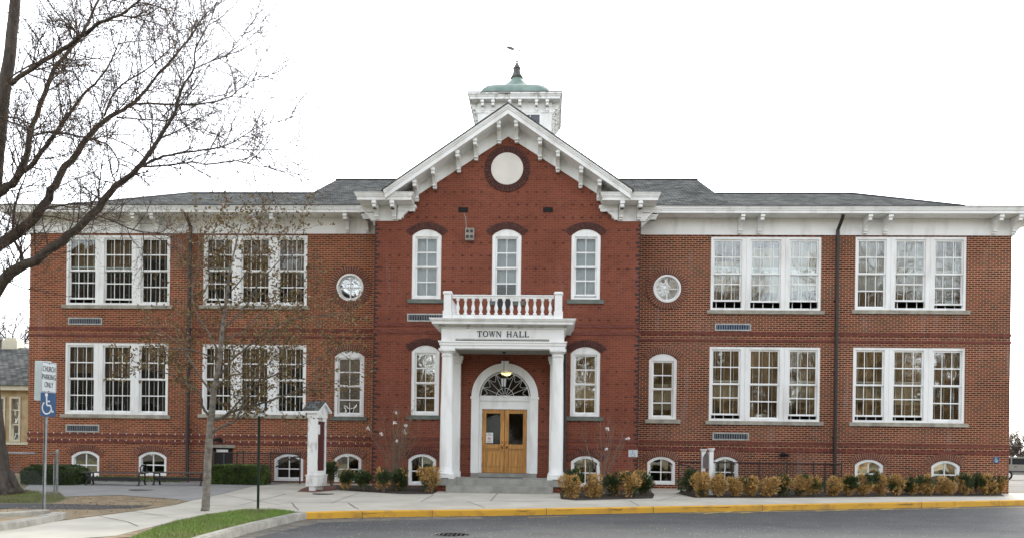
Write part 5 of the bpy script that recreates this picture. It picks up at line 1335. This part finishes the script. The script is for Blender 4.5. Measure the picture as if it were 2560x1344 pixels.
bk = plate('sign_plate', rrect(-.29, .06, PZ(95, 1000, sb.y) - sb.z, zc1 + .03, .03), [], .05, .054, M['sign_back'])
bk.data.transform(Matrix.Translation(sb) @ lean @ Matrix.Rotation(math.radians(8), 4, 'Z')); attach(bk, SG); bk['label'] = 'bare back of the second sign'
# green signpost
gb = G(645, 1271); GS = thing('signpost', 'dark green signpost on the verge with a narrow white sign turned edge on', 'sign', gb)
zt = PZ(646, 1003, gb.y) - gb.z; zg = PZ(646, 1036, gb.y) - gb.z
b = MB(); b.prism([(-.03, 0), (.03, 0), (.03, .012), (-.03, .012)], 2, -.1, zg); b.prism([(-.03, -.03), (-.02, -.03), (-.02, 0), (-.03, 0)], 2, -.1, zg); b.prism([(.02, -.03), (.03, -.03), (.03, 0), (.02, 0)], 2, -.1, zg)
oriented(b, gb, .3).build('post', M['green_post'], GS)
o = plate('sign_plate', rrect(-.15, .15, zg - .03, zt, .03), [], -.042, -.037, M['sign_white']); o.data.transform(Matrix.Translation(gb) @ Matrix.Rotation(math.radians(74), 4, 'Z')); attach(o, GS)
# notice kiosk
kb = G(791, 1224); KZ = math.radians(60)
KI = thing('notice_kiosk', 'tall white wooden notice kiosk with maroon board and small shingled gable roof', 'kiosk', kb)
pm = (kb.y - CAM.y) / F; kz = lambda y: PZ(793, y, kb.y) - kb.z
# local frame: x along the thin end (faces the camera, .30), y along the wide face (.66), turned clockwise
KW, KT = .64, .30
def kbox(b, x0, x1, y0, y1, z0, z1): b.box(x0, x1, y0, y1, z0, z1)
KROT = math.radians(-12)
def kput(b, name, m, parent=KI): return oriented(b, kb, KROT).build(name, m, parent)
z1, z2, z3, z4 = kz(1213), kz(1188), kz(1044), kz(1025)
b = MB(); 
for y in (-KW / 2 + .07, KW / 2 - .1):
    b = MB(); b.box(-.09, .09, y - .06, y + .06, -.03, z1); kput(b, 'foot', M['white_old'])
b = MB(); b.box(-KT / 2 - .03, KT / 2 + .03, -KW / 2 - .03, KW / 2 + .03, z1 + .001, z2); b.box(-KT / 2 - .045, KT / 2 + .045, -KW / 2 - .045, KW / 2 + .045, z2 + .0005, z2 + .04)
b.box(-.07, .07, -KW / 2 - .045, -KW / 2 - .031, z1 + .08, z2 - .06)
for y0, y1 in ((-KW / 2 + .04, -.03), (.03, KW / 2 - .04)): b.box(KT / 2 + .031, KT / 2 + .045, y0, y1, z1 + .07, z2 - .06)
kput(b, 'base', M['white_old'])
b = MB()
for y0, y1 in ((-KW / 2, -KW / 2 + .09), (KW / 2 - .09, KW / 2)): b.box(-KT / 2, KT / 2, y0, y1, z2 + .041, z3)
b.box(-KT / 2, KT / 2 - .05, -KW / 2 + .0905, KW / 2 - .0905, z2 + .041, z3 - .0005); b.box(KT / 2 - .05, KT / 2, -KW / 2 + .0905, KW / 2 - .0905, z2 + .041, z2 + .16); b.box(KT / 2 - .05, KT / 2, -KW / 2 + .0905, KW / 2 - .0905, z3 - .1, z3 - .001)
b.box(-KT / 2 + .06, KT / 2 - .06, -KW / 2 - .012, -KW / 2 - .0005, z2 + .12, z3 - .08)
kput(b, 'case', M['white_old'])
b = MB(); b.box(KT / 2 - .049, KT / 2 - .03, -KW / 2 + .092, KW / 2 - .092, z2 + .161, z3 - .101); brd = kput(b, 'board', M['maroon'])
b = MB(); b.box(KT / 2 - .0295, KT / 2 - .027, -KW / 2 + .10, -KW / 2 + .27, z3 - .50, z3 - .2); kput(b, 'pinned_notice', M['paper'], brd)
b = MB(); b.box(-KT / 2 - .02, KT / 2 + .02, -KW / 2 - .02, KW / 2 + .02, z3 + .0005, z4); 
for y in (-.26, -.16): 
    b.box(-KT / 2 + .02, -KT / 2 + .07, -KW / 2 - .05, -KW / 2 - .0205, z4 - .1, z4 - .01); b.box(KT / 2 - .07, KT / 2 - .02, -KW / 2 - .05, -KW / 2 - .0205, z4 - .1, z4 - .01)
    break
b.prism([(-KW / 2 - .02, z4 + .0005), (KW / 2 + .02, z4 + .0005), (0, z4 + .26)], 0, -KT / 2 - .02, KT / 2 + .02)
kput(b, 'head', M['white_old'])
b = MB()
for s in (-1, 1): b.prism([(0, z4 + .27), (s * (KW / 2 + .12), z4 - .02), (s * (KW / 2 + .12), z4 + .01), (0, z4 + .30)], 0, -KT / 2 - .13, KT / 2 + .13)
rf = kput(b, 'roof', M['slate'])
b = MB()
for s in (-1, 1): b.prism([(0, z4 + .20), (s * (KW / 2 + .11), z4 - .09), (s * (KW / 2 + .11), z4 - .022), (0, z4 + .268)], 0, -KT / 2 - .12, KT / 2 + .12)
kput(b, 'bargeboard', M['white_old'], KI)
# benches
def bench(x0, x1, py, label, arm):
    g = G((x0 + x1) / 2, py); a, c = PX(x0, 1195, g.y), PX(x1, 1195, g.y); z = zup(g.y); L = c - a
    o = thing('bench', label, 'bench', ((a + c) / 2, g.y, z), 0, 'benches in front of the left wing')
    b = MB()
    for i in range(5): b.box(a, c, g.y + .02 + i * .085, g.y + .02 + i * .085 + .07, z + .40, z + .435)
    b.build('seat', M['bench_wood'], o)
    b = MB()
    b.box(a + .15, c - .15, g.y + .05, g.y + .09, z + .16, z + .27)
    b.build('stretcher', M['black'], o)
    for x in (a + .14, c - .14):
        b = MB()
        for y, d in ((.04, -.05), (.42, .05)):
            b.tube([(x, g.y + y, z + .398), (x, g.y + y + d * .3, z + .28), (x, g.y + y - d * .5, z + .16), (x, g.y + y + d, z + .0)], [.028, .022, .026, .03], 8)
            b.box(x - .03, x + .03, g.y + y + d - .05, g.y + y + d + .05, z, z + .025)
        b.box(x - .02, x + .02, g.y + .03, g.y + .43, z + .37, z + .399)
        b.build('leg', M['black'], o)
    if arm:
        x = c - .08; b = MB()
        b.tube([(x, g.y + .03, z + .43), (x - .02, g.y + .02, z + .58), (x, g.y + .1, z + .66), (x, g.y + .36, z + .66), (x, g.y + .43, z + .56), (x, g.y + .42, z + .43)], .022, 8)
        b.tube([(x, g.y + .1, z + .44), (x, g.y + .2, z + .6), (x, g.y + .32, z + .44)], .016, 6); b.build('armrest', M['black'], o)
bench(204, 357, 1213, 'left bench with dark slats, beside the dark yew bush', True)
bench(373, 512, 1213, 'right bench with dark slats, its far end behind the young tree trunk', False)
# chain-link fence: gate post and rail, mesh
fb = G(142, 1228); FE = thing('chain_link_fence', 'low grey chain link fence and gate post left of the hall', 'fence', fb)
zt = PZ(142, 1127, fb.y)
b = MB(); b.tube([fb - Vector((0, 0, .1)), (fb.x, fb.y, zt)], .035, 10); b.lathe([(.04, 0), (.04, .03), (.01, .06)], (fb.x, fb.y, zt), 10); b.build('post', M['grey_metal'], FE)
b = MB(); b.tube([(fb.x - .1, fb.y + .02, fb.z), (fb.x - .1, fb.y + .02, zt - .2)], .022, 8); b.build('gate_upright', M['grey_metal'], FE)
b = MB(); b.tube([P(125, 1133, fb.y), P(146, 1131, fb.y)], .022, 6); b.build('latch', M['grey_metal'], FE)
ra, rb_ = P(-60, 1130, fb.y + .5), P(89, 1132.5, fb.y + .5)
b = MB(); b.tube([ra, rb_], .03, 10); b.build('rail', M['grey_metal'], FE)
b = MB(); z0, z1 = zup(fb.y + .5) + .02, rb_.z
x = ra.x
while x < rb_.x + .6:
    for d in (-1, 1):
        k = 0; pts = []
        b.tube([(x, fb.y + .5, z0), (x + d * .55, fb.y + .5, z0 + .55)], .0022, 3, cap=False)
    x += .09
b.build('mesh', M['grey_metal'], FE)
# iron railings
def railing(name, pxs, Y, ptop, label, x_end=None, stair=None):
    xs = [PX(p, 1170, Y) for p in pxs]; zt = PZ((pxs[0] + pxs[-1]) / 2, ptop, Y); z0 = zup(Y)
    o = thing(name, label, 'railing', (xs[0], Y, z0))
    b = MB(); b.tube([(xs[0], Y, zt), (xs[-1], Y, zt)], .024, 8); b.build('rail', M['rail'], o)
    b = MB(); b.tube([(xs[0], Y, z0 + .08), (xs[-1], Y, z0 + .08)], .018, 8); b.build('rail', M['rail'], o)
    for x in xs:
        b = MB(); b.tube([(x, Y, z0 - .05), (x, Y, zt + .06)], .026, 8); b.build('post', M['rail'], o)
    b = MB(); x = xs[0]
    while x < xs[-1]:
        for d in (-1, 1):
            H = zt - z0 - .1; xe = x + d * H
            t = 1.
            if xe < xs[0]: t = (x - xs[0]) / H
            if xe > xs[-1]: t = (xs[-1] - x) / H
            if t > .02: b.tube([(x, Y, z0 + .09), (x + d * H * t, Y, z0 + .09 + H * t)], .0045, 3, cap=False)
        x += .085
    b.build('mesh', M['rail'], o)
    if stair: 
        q = [P(*s_) for s_ in stair]; b = MB(); b.tube(q, .026, 8); b.build('stair_rail', M['rail'], o)
    return o
railing('iron_railing', (470, 535, 592, 608, 676, 750), .55, 1131, 'brown iron railing with wire mesh guarding the left basement steps', stair=[(690, 1166, 1.0), (735, 1141, .75), (750, 1141, .55)])
railing('iron_railing', (1697, 1830, 1898, 1967, 2034, 2063, 2104), .45, 1156, 'brown iron railing with wire mesh behind the right shrub row', stair=[(1752, 1183, 1.1), (1718, 1162, .7), (1697, 1160, .45)])
# pair of white posts with a dark hanging sign
a0, a1 = G(1757, 1236), G(1778, 1240)
a0.y += .9; a1.y += .5
WP = thing('post_sign', 'pair of white wooden posts carrying a weathered grey sign board edge on', 'sign', a1)
for g, px, yt in ((a0, 1758, 1121), (a1, 1777.5, 1119)):
    x = PX(px, 1180, g.y); zt = PZ(px, yt, g.y); z = zup(g.y); b = MB()
    b.box(x - .06, x + .06, g.y - .06, g.y + .06, z, zt - .10); b.frustum((x - .06, x + .06, g.y - .06, g.y + .06, zt - .0995), (x - .09, x + .09, g.y - .09, g.y + .09, zt - .035)); b.box(x - .095, x + .095, g.y - .095, g.y + .095, zt - .0345, zt)
    b.build('post', M['white_old'], WP); g.x = x
zt, z0 = PZ(1768, 1131, a1.y), PZ(1768, 1170, a1.y)
d = (a1 - a0); d.z = 0; L = d.length; d.normalize()
o = plate('sign_board', [(.07, z0), (L - .07, z0), (L - .07, zt - .12), (L * .7, zt - .02), (L * .5, zt + .02), (L * .3, zt - .02), (.07, zt - .12)], [], -.025, .025, mat('weathered_sign_board', (.13, .115, .11), .7, col2=(.25, .23, .22), scale=5))
o.data.transform(Matrix.Translation((a0.x, a0.y, 0)) @ Matrix.Rotation(math.atan2(d.y, d.x), 4, 'Z')); attach(o, WP)
# ground floodlight in the shrubs
gf = G(2336, 1234); b = MB(); GF = thing('ground_floodlight', 'dark box floodlight on a stake among the right wing shrubs', 'floodlight', gf)
x = gf.x; zt = PZ(2336, 1191, gf.y); b.prism([(gf.y - .16, zt - .24), (gf.y + .1, zt - .18), (gf.y + .1, zt), (gf.y - .1, zt - .02)], 0, x - .19, x + .19); b.build('lamp_housing', M['trimgrey'], GF)
b = MB(); b.tube([(x, gf.y, gf.z - .05), (x, gf.y, zt - .2)], .02, 8); b.build('stake', M['trimgrey'], GF)
# wall signs
x0, x1, z0, z1 = rect(1571, 1123, 1594, 1141, 0); PL = thing('wall_sign', 'faded white access sign on the brick right of the porch', 'sign', ((x0 + x1) / 2, -.01, z0))
b = MB(); b.box(x0, x1, -.016, -.006, z0, z1); pl_ = b.build('sign_plate', M['sign_white'], PL)
b = MB(); wheelchair(b, (x0 + x1) / 2, z0 + .05, .17, -.0185, -.0165); b.build('access_symbol', mat('faded_ink', (.30, .33, .33), .6), PL)
x0, x1, z0, z1 = rect(2483, 1141, 2498, 1156, 1.5); PL = thing('wall_sign', 'small blue access sign on the brick near the right corner', 'sign', ((x0 + x1) / 2, 1.49, z0))
b = MB(); b.box(x0, x1, 1.484, 1.494, z0, z1); b.build('sign_plate', M['sign_blue'], PL)
b = MB(); wheelchair(b, (x0 + x1) / 2 - .01, z0 + .095, .105, 1.4815, 1.4835); b.build('access_symbol', M['sign_white'], PL)
b = MB(); b.box(x0 + .04, x1 - .04, 1.4815, 1.4835, z0 + .06, z0 + .075); b.box(x0 + .07, x1 - .07, 1.4815, 1.4835, z0 + .03, z0 + .05); b.build('lettering', M['sign_white'], PL)
# door notice
x0, x1, z0, z1 = rect(1214, 1080, 1232.5, 1106, .1); NO = thing('paper_notice', 'white no smoking notice taped inside the left door glass', 'notice', ((x0 + x1) / 2, .11, z0))
b = MB(); b.box(x0, x1, .112, .1145, z0, z1); b.build('sheet', M['paper'], NO)
xm = (x0 + x1) / 2
text_mesh('lettering', 'NO', M['ink'], .055, (xm, .1108, z1 - .04), RX, NO, .0006); text_mesh('lettering', 'SMOKING', M['ink'], .045, (xm, .1108, z1 - .082), RX, NO, .0006)
b = MB()
for i in range(20):
    t0, t1 = 2 * math.pi * i / 20, 2 * math.pi * (i + 1) / 20; b.prism([(xm + r * math.cos(t), z0 + .15 + r * math.sin(t)) for t, r in ((t0, .052), (t1, .052), (t1, .042), (t0, .042))], 1, .1095, .1115)
b.prism([(xm - .04, z0 + .18), (xm - .03, z0 + .19), (xm + .04, z0 + .12), (xm + .03, z0 + .11)], 1, .109, .1113); b.build('prohibition_ring', M['red_mark'], NO)
b = MB(); b.box(xm - .035, xm + .03, .1102, .1117, z0 + .142, z0 + .156)
for k in range(2): b.box(xm - .07, xm + .07, .1102, .1117, z0 + .03 + k * .03, z0 + .04 + k * .03)
b.build('print', M['ink'], NO)
# hanging porch lantern
LX, LY = .0, -1.0; lz = lambda y: PZ(1259, y, LY); LX = PX(1259.5, 945, LY)
LA = thing('porch_lantern', 'black iron lantern hanging on a chain before the fanlight', 'lantern', (LX, LY, lz(966)))
b = MB(); b.tube([(LX, LY, lz(938)), (LX, LY, 4.84)], .008, 6); b.lathe([(.06, 0), (.06, -.03), (.02, -.06)], (LX, LY, 4.84), 12); b.build('chain', M['black'], LA)
zt, zb_ = lz(943), lz(965)
b = MB(); b.lathe([(.01, .10), (.03, .08), (.035, .06), (.06, .05), (.13, -.01), (.125, -.025)], (LX, LY, zt), 6); b.lathe([(.085, 0), (.09, -.02), (.03, -.05), (.008, -.08)], (LX, LY, zb_), 6)
for k in range(6):
    a = math.pi * 2 * (k + .5) / 6; b.tube([(LX + .11 * math.cos(a), LY + .11 * math.sin(a), zt - .02), (LX + .085 * math.cos(a), LY + .085 * math.sin(a), zb_)], .009, 4)
b.build('cage', M['black'], LA)
b = MB(); b.lathe([(.10, -.026), (.075, zb_ - zt + .002)], (LX, LY, zt), 6); b.build('lamp_glass', M['lamp_pane'], LA)
# lit bowl lamp inside the hall
IL = P(1266, 930, 1.6); HL = thing('hall_lamp', 'lit yellow glass bowl lamp seen through the fanlight', 'lamp', IL)
b = MB(); b.lathe([(.005, -.12), (.1, -.10), (.18, -.04), (.21, .02), (.2, .03), (.005, .0)], IL, 20); b.build('bowl', M['lamp'], HL, smooth=True)
b = MB(); b.tube([IL, (IL.x, IL.y, 5.49)], .012, 6); b.build('stem', M['brass'], HL)
# covers
def cover(px, py, wpx, up, label):
    g = G(px, py, up); pm = (g.y - CAM.y) / F; r = wpx * pm / 2; z = (zup if up else zroad)(g.y) + (.013 if up else .004); b = MB()
    b.lathe([(r, -.02), (r, .0), (r * .93, .001), (r * .92, -.004), (r * .0 + .01, -.004)], (g.x, g.y, z), 28)
    for i in range(-3, 4): b.box(g.x + i * r * .24 - .012, g.x + i * r * .24 + .012, g.y - r * .6, g.y + r * .6, z - .004, z + .001)
    tag(b.build('manhole_cover', M['iron_cover']), label, 'manhole cover'); 
cover(1131, 1335, 92, False, 'round iron manhole cover in the road near the bottom edge')
cover(808, 1233.5, 54, True, 'flat iron cover in the pavement in front of the white kiosk')
cover(354, 1223.5, 62, True, 'iron cover in the grey paving in front of the benches')
# concrete kerb island at the lower left
def bar(pts, w_, h, label):
    mb = MB(); pts = [p.xy for p in pts]; L, Rr = [], []
    for i, p in enumerate(pts):
        t = (pts[min(i + 1, len(pts) - 1)] - pts[max(i - 1, 0)]).normalized(); n_ = Vector((-t.y, t.x)); L.append(p + n_ * w_ / 2); Rr.append(p - n_ * w_ / 2)
    rows = []
    for l, r in zip(L, Rr):
        z = zup(l.y); rows += [(*r, z - .05), (*(r * .9 + l * .1), z + h - .02), (*(r * .8 + l * .2), z + h), (*(l * .8 + r * .2), z + h), (*(l * .9 + r * .1), z + h - .02), (*l, z - .05)]
    n = 6; mb.add(rows, [(i * n + k, i * n + k + 1, (i + 1) * n + k + 1, (i + 1) * n + k) for i in range(len(pts) - 1) for k in range(n - 1)] + [tuple(range(n)), tuple(range(len(rows) - 1, len(rows) - n - 1, -1))])
    tag(mb.build('concrete_kerb_bar', M['concrete_kerb']), label, 'kerb bar')
bar([G(-80, 1334), G(20, 1321), G(90, 1308), G(135, 1298.5), G(148, 1294)], .32, .13, 'front pale concrete kerb bar at the lower left corner')
bar([G(-80, 1296), G(30, 1290), G(85, 1286), G(118, 1284)], .26, .10, 'rear pale concrete kerb bar at the foot of the parking sign')

# ------------------------------------------------------------------ annex at the left, car at the right
AY = 7.0
ax1, az_e, az_b = PX(90, 1000, AY), PZ(20, 975, AY), PZ(20, 1110, AY); AX0 = ax1 - 14
AN = thing('annex', 'low annex with cream stone wall, white windows and slate roof at the left edge', 'building', (ax1 - 7, AY, .3))
def wpx_(x0, y0, x1, y1): return rect(x0, y0, x1, y1, AY)
w1 = wpx_(24, 990, 52, 1103); w2 = wpx_(-30, 990, 14, 1103)
plate('wall', rc(AX0, ax1, az_b, az_e), [rc(*w1), rc(*w2)], AY, AY + .3, M['stucco'], AN)
b = MB(); b.box(AX0, ax1, AY - .04, AY + .3, .0, az_b - .005); b.build('base_wall', M['brick_l'], AN)
b = MB(); b.box(AX0, ax1, AY - .1, AY + .3, az_b - .004, az_b + .1); b.build('sill_course', M['cream'], AN)
for x0, x1, z0, z1 in (w1, w2):
    f = plate('window', rc(x0 + .002, x1 - .002, z0 + .002, z1 - .002), [rc(x0 + .09, x1 - .09, z0 + .09, z1 - .09)], AY - .03, AY + .12, M['cream'], AN)
    b = MB(); 
    for k in (.30, .62): z = z1 - (z1 - z0) * k; b.box(x0 + .09, x1 - .09, AY + .02, AY + .06, z - .03, z + .03)
    b.build('sash', M['cream'], f); b = MB(); b.box(x0 + .08, x1 - .08, AY + .07, AY + .075, z0 + .08, z1 - .08); b.build('pane', M['glass'], f)
    b = MB(); b.box(x0 + .08, x1 - .08, AY + .25, AY + .255, z0 + .4 * (z1 - z0), z1 - .05); b.build('shade', M['shade_c'], f)
b = MB(); b.box(AX0 - .3, ax1, AY - .35, AY + .3, az_e, az_e + .2); b.build('cornice', M['cream'], AN)
zr = PZ(20, 868, AY + 4.5); b = MB(); b.add([(AX0 - .3, AY - .45, az_e + .2), (ax1, AY - .45, az_e + .2), (ax1, AY + 4.5, zr), (AX0 - .3, AY + 4.5, zr), (AX0 - .3, AY + 9.4, az_e + .2), (ax1, AY + 9.4, az_e + .2)], [(0, 1, 2, 3), (3, 2, 5, 4), (0, 3, 4), (1, 5, 2), (0, 4, 5, 1)]); b.build('roof', M['slate'], AN)
b = MB(); b.box(AX0, ax1, AY + 8.7, AY + 9, .0, az_e); b.box(AX0, AX0 + .3, AY + .3, AY + 8.7, 0, az_e); b.build('wall', M['brick_l'], AN)
c0, c1 = P(14, 868, AY + 4.6), P(52, 852, AY + 4.6); b = MB(); b.box(c0.x, c1.x, AY + 4.3, AY + 4.9, c0.z - .6, c1.z); b.box(c0.x + .1, c1.x - .1, AY + 4.4, AY + 4.8, c1.z, c1.z + .15); b.build('chimney', M['cream'], AN)
# sport utility vehicle parked beyond the right corner
CYr = 37.; g0 = PX(2544, 1190, CYr); zg = zup(CYr) + .014
CAR = thing('parked_car', 'champagne coloured sport utility vehicle parked beyond the right corner of the hall', 'car', (g0, CYr, zg))
x = lambda d: g0 + d
M['pane_dark'] = mat('tinted_car_window', (.01, .012, .013), .4, spec=.2)
body = [(-2.0, .42), (2.75, .42), (2.9, .55), (2.9, .95), (2.75, 1.05), (1.6, 1.12), (-2.15, 1.12), (-2.2, .6)]
b = MB(); b.prism([(x(a), zg + z) for a, z in body], 1, CYr - .9, CYr + .9); b.build('body', M['car'], CAR)
cab = [(-2.14, 1.12), (1.6, 1.12), (.85, 1.74), (.7, 1.78), (-1.85, 1.78), (-2.0, 1.72)]
b = MB(); b.prism([(x(a), zg + z) for a, z in cab], 1, CYr - .82, CYr + .82); b.build('cabin', M['car'], CAR)
for q in ([(-1.95, 1.2), (-.98, 1.2), (-.98, 1.66), (-1.8, 1.66)], [(-.86, 1.2), (.2, 1.2), (.2, 1.66), (-.86, 1.66)], [(.32, 1.2), (1.35, 1.2), (.85, 1.66), (.32, 1.66)]):
    for y0, y1 in ((CYr - .835, CYr - .8205), (CYr + .8205, CYr + .835)):
        b = MB(); b.prism([(x(a), zg + z) for a, z in q], 1, y0, y1); b.build('window', M['pane_dark'], CAR)
for d in (-1.25, 1.85):
    for y in (CYr - .82, CYr + .82):
        b = MB(); b.tube([(x(d), y - .12, zg + .38), (x(d), y + .12, zg + .38)], .38, 24); wh = b.build('wheel', M['tyre'], CAR)
        b = MB(); b.tube([(x(d), y - .13, zg + .38), (x(d), y + .13, zg + .38)], .22, 16); b.build('rim', M['chrome'], wh)
b = MB(); b.box(x(-2.1), x(2.8), CYr - .93, CYr - .901, zg + .62, zg + .72); b.build('side_moulding', M['trimgrey'], CAR)
for y in (-.6, .6):
    b = MB(); b.tube([(x(-1.7), CYr + y, zg + 1.84), (x(.6), CYr + y, zg + 1.84)], .025, 6); b.box(x(-1.6), x(-1.5), CYr + y - .02, CYr + y + .02, zg + 1.78, zg + 1.83); b.box(x(.4), x(.5), CYr + y - .02, CYr + y + .02, zg + 1.78, zg + 1.83); b.build('roof_rack', M['trimgrey'], CAR)
for d in (-.75, .42):
    b = MB(); b.box(x(d), x(d + .18), CYr - .93, CYr - .901, zg + 1.0, zg + 1.05); b.build('handle', M['black'], CAR)
b = MB(); b.box(x(2.86), x(2.92), CYr - .85, CYr - .55, zg + .75, zg + .95); b.build('headlight', M['lamp_pane'], CAR)
b = MB(); b.box(x(-2.23), x(-2.15), CYr - .86, CYr - .7, zg + .7, zg + 1.1); b.build('tail_light', M['red_mark'], CAR)

# ------------------------------------------------------------------ across the street: what the windows mirror
def house(loc, wd, dp, h, roof, m, label, rz=0):
    o = thing('house', label, 'house', loc, rz, 'houses across the street')
    b = MB(); b.box(-wd / 2, wd / 2, -dp, 0, -.3, h); b.prism([(-wd / 2, h), (wd / 2, h), (0, h + roof)], 1, -dp, 0); oriented(b, loc, rz).build('wall', M[m], o)
    b = MB()
    for s in (-1, 1): b.prism([(0, h + roof + .05), (s * (wd / 2 + .6), h - .35), (s * (wd / 2 + .6), h - .15), (0, h + roof + .25)], 1, -dp - .5, .6)
    oriented(b, loc, rz).build('roof', M['slate'], o)
    n = max(2, int(wd / 3.2))
    for i in range(n):
        for z in ([1.0, 4.0] if h > 5 else [1.0]):
            xx = -wd / 2 + wd * (i + .5) / n; f = MB(); f.box(xx - .6, xx + .6, .01, .06, z - .1, z + 1.9); fo = oriented(f, loc, rz).build('window', M['white'], o)
            p = MB(); p.box(xx - .5, xx + .5, .061, .065, z, z + 1.8); oriented(p, loc, rz).build('pane', M['void'], fo)
house((13, -58, 0), 10, 9, 5.6, 3.6, 'siding', 'cream clapboard house mirrored in the right windows and door glass')
house((-38, -50, 0), 50, 14, 15, 8, 'reflection_block', 'added dark building, unseen, placed to darken the left window reflections')  # out of view, added so the left panes mirror something dark
house((38, -60, 0), 12, 9, 5.6, 4, 'siding', 'cream house mirrored in the far right windows')
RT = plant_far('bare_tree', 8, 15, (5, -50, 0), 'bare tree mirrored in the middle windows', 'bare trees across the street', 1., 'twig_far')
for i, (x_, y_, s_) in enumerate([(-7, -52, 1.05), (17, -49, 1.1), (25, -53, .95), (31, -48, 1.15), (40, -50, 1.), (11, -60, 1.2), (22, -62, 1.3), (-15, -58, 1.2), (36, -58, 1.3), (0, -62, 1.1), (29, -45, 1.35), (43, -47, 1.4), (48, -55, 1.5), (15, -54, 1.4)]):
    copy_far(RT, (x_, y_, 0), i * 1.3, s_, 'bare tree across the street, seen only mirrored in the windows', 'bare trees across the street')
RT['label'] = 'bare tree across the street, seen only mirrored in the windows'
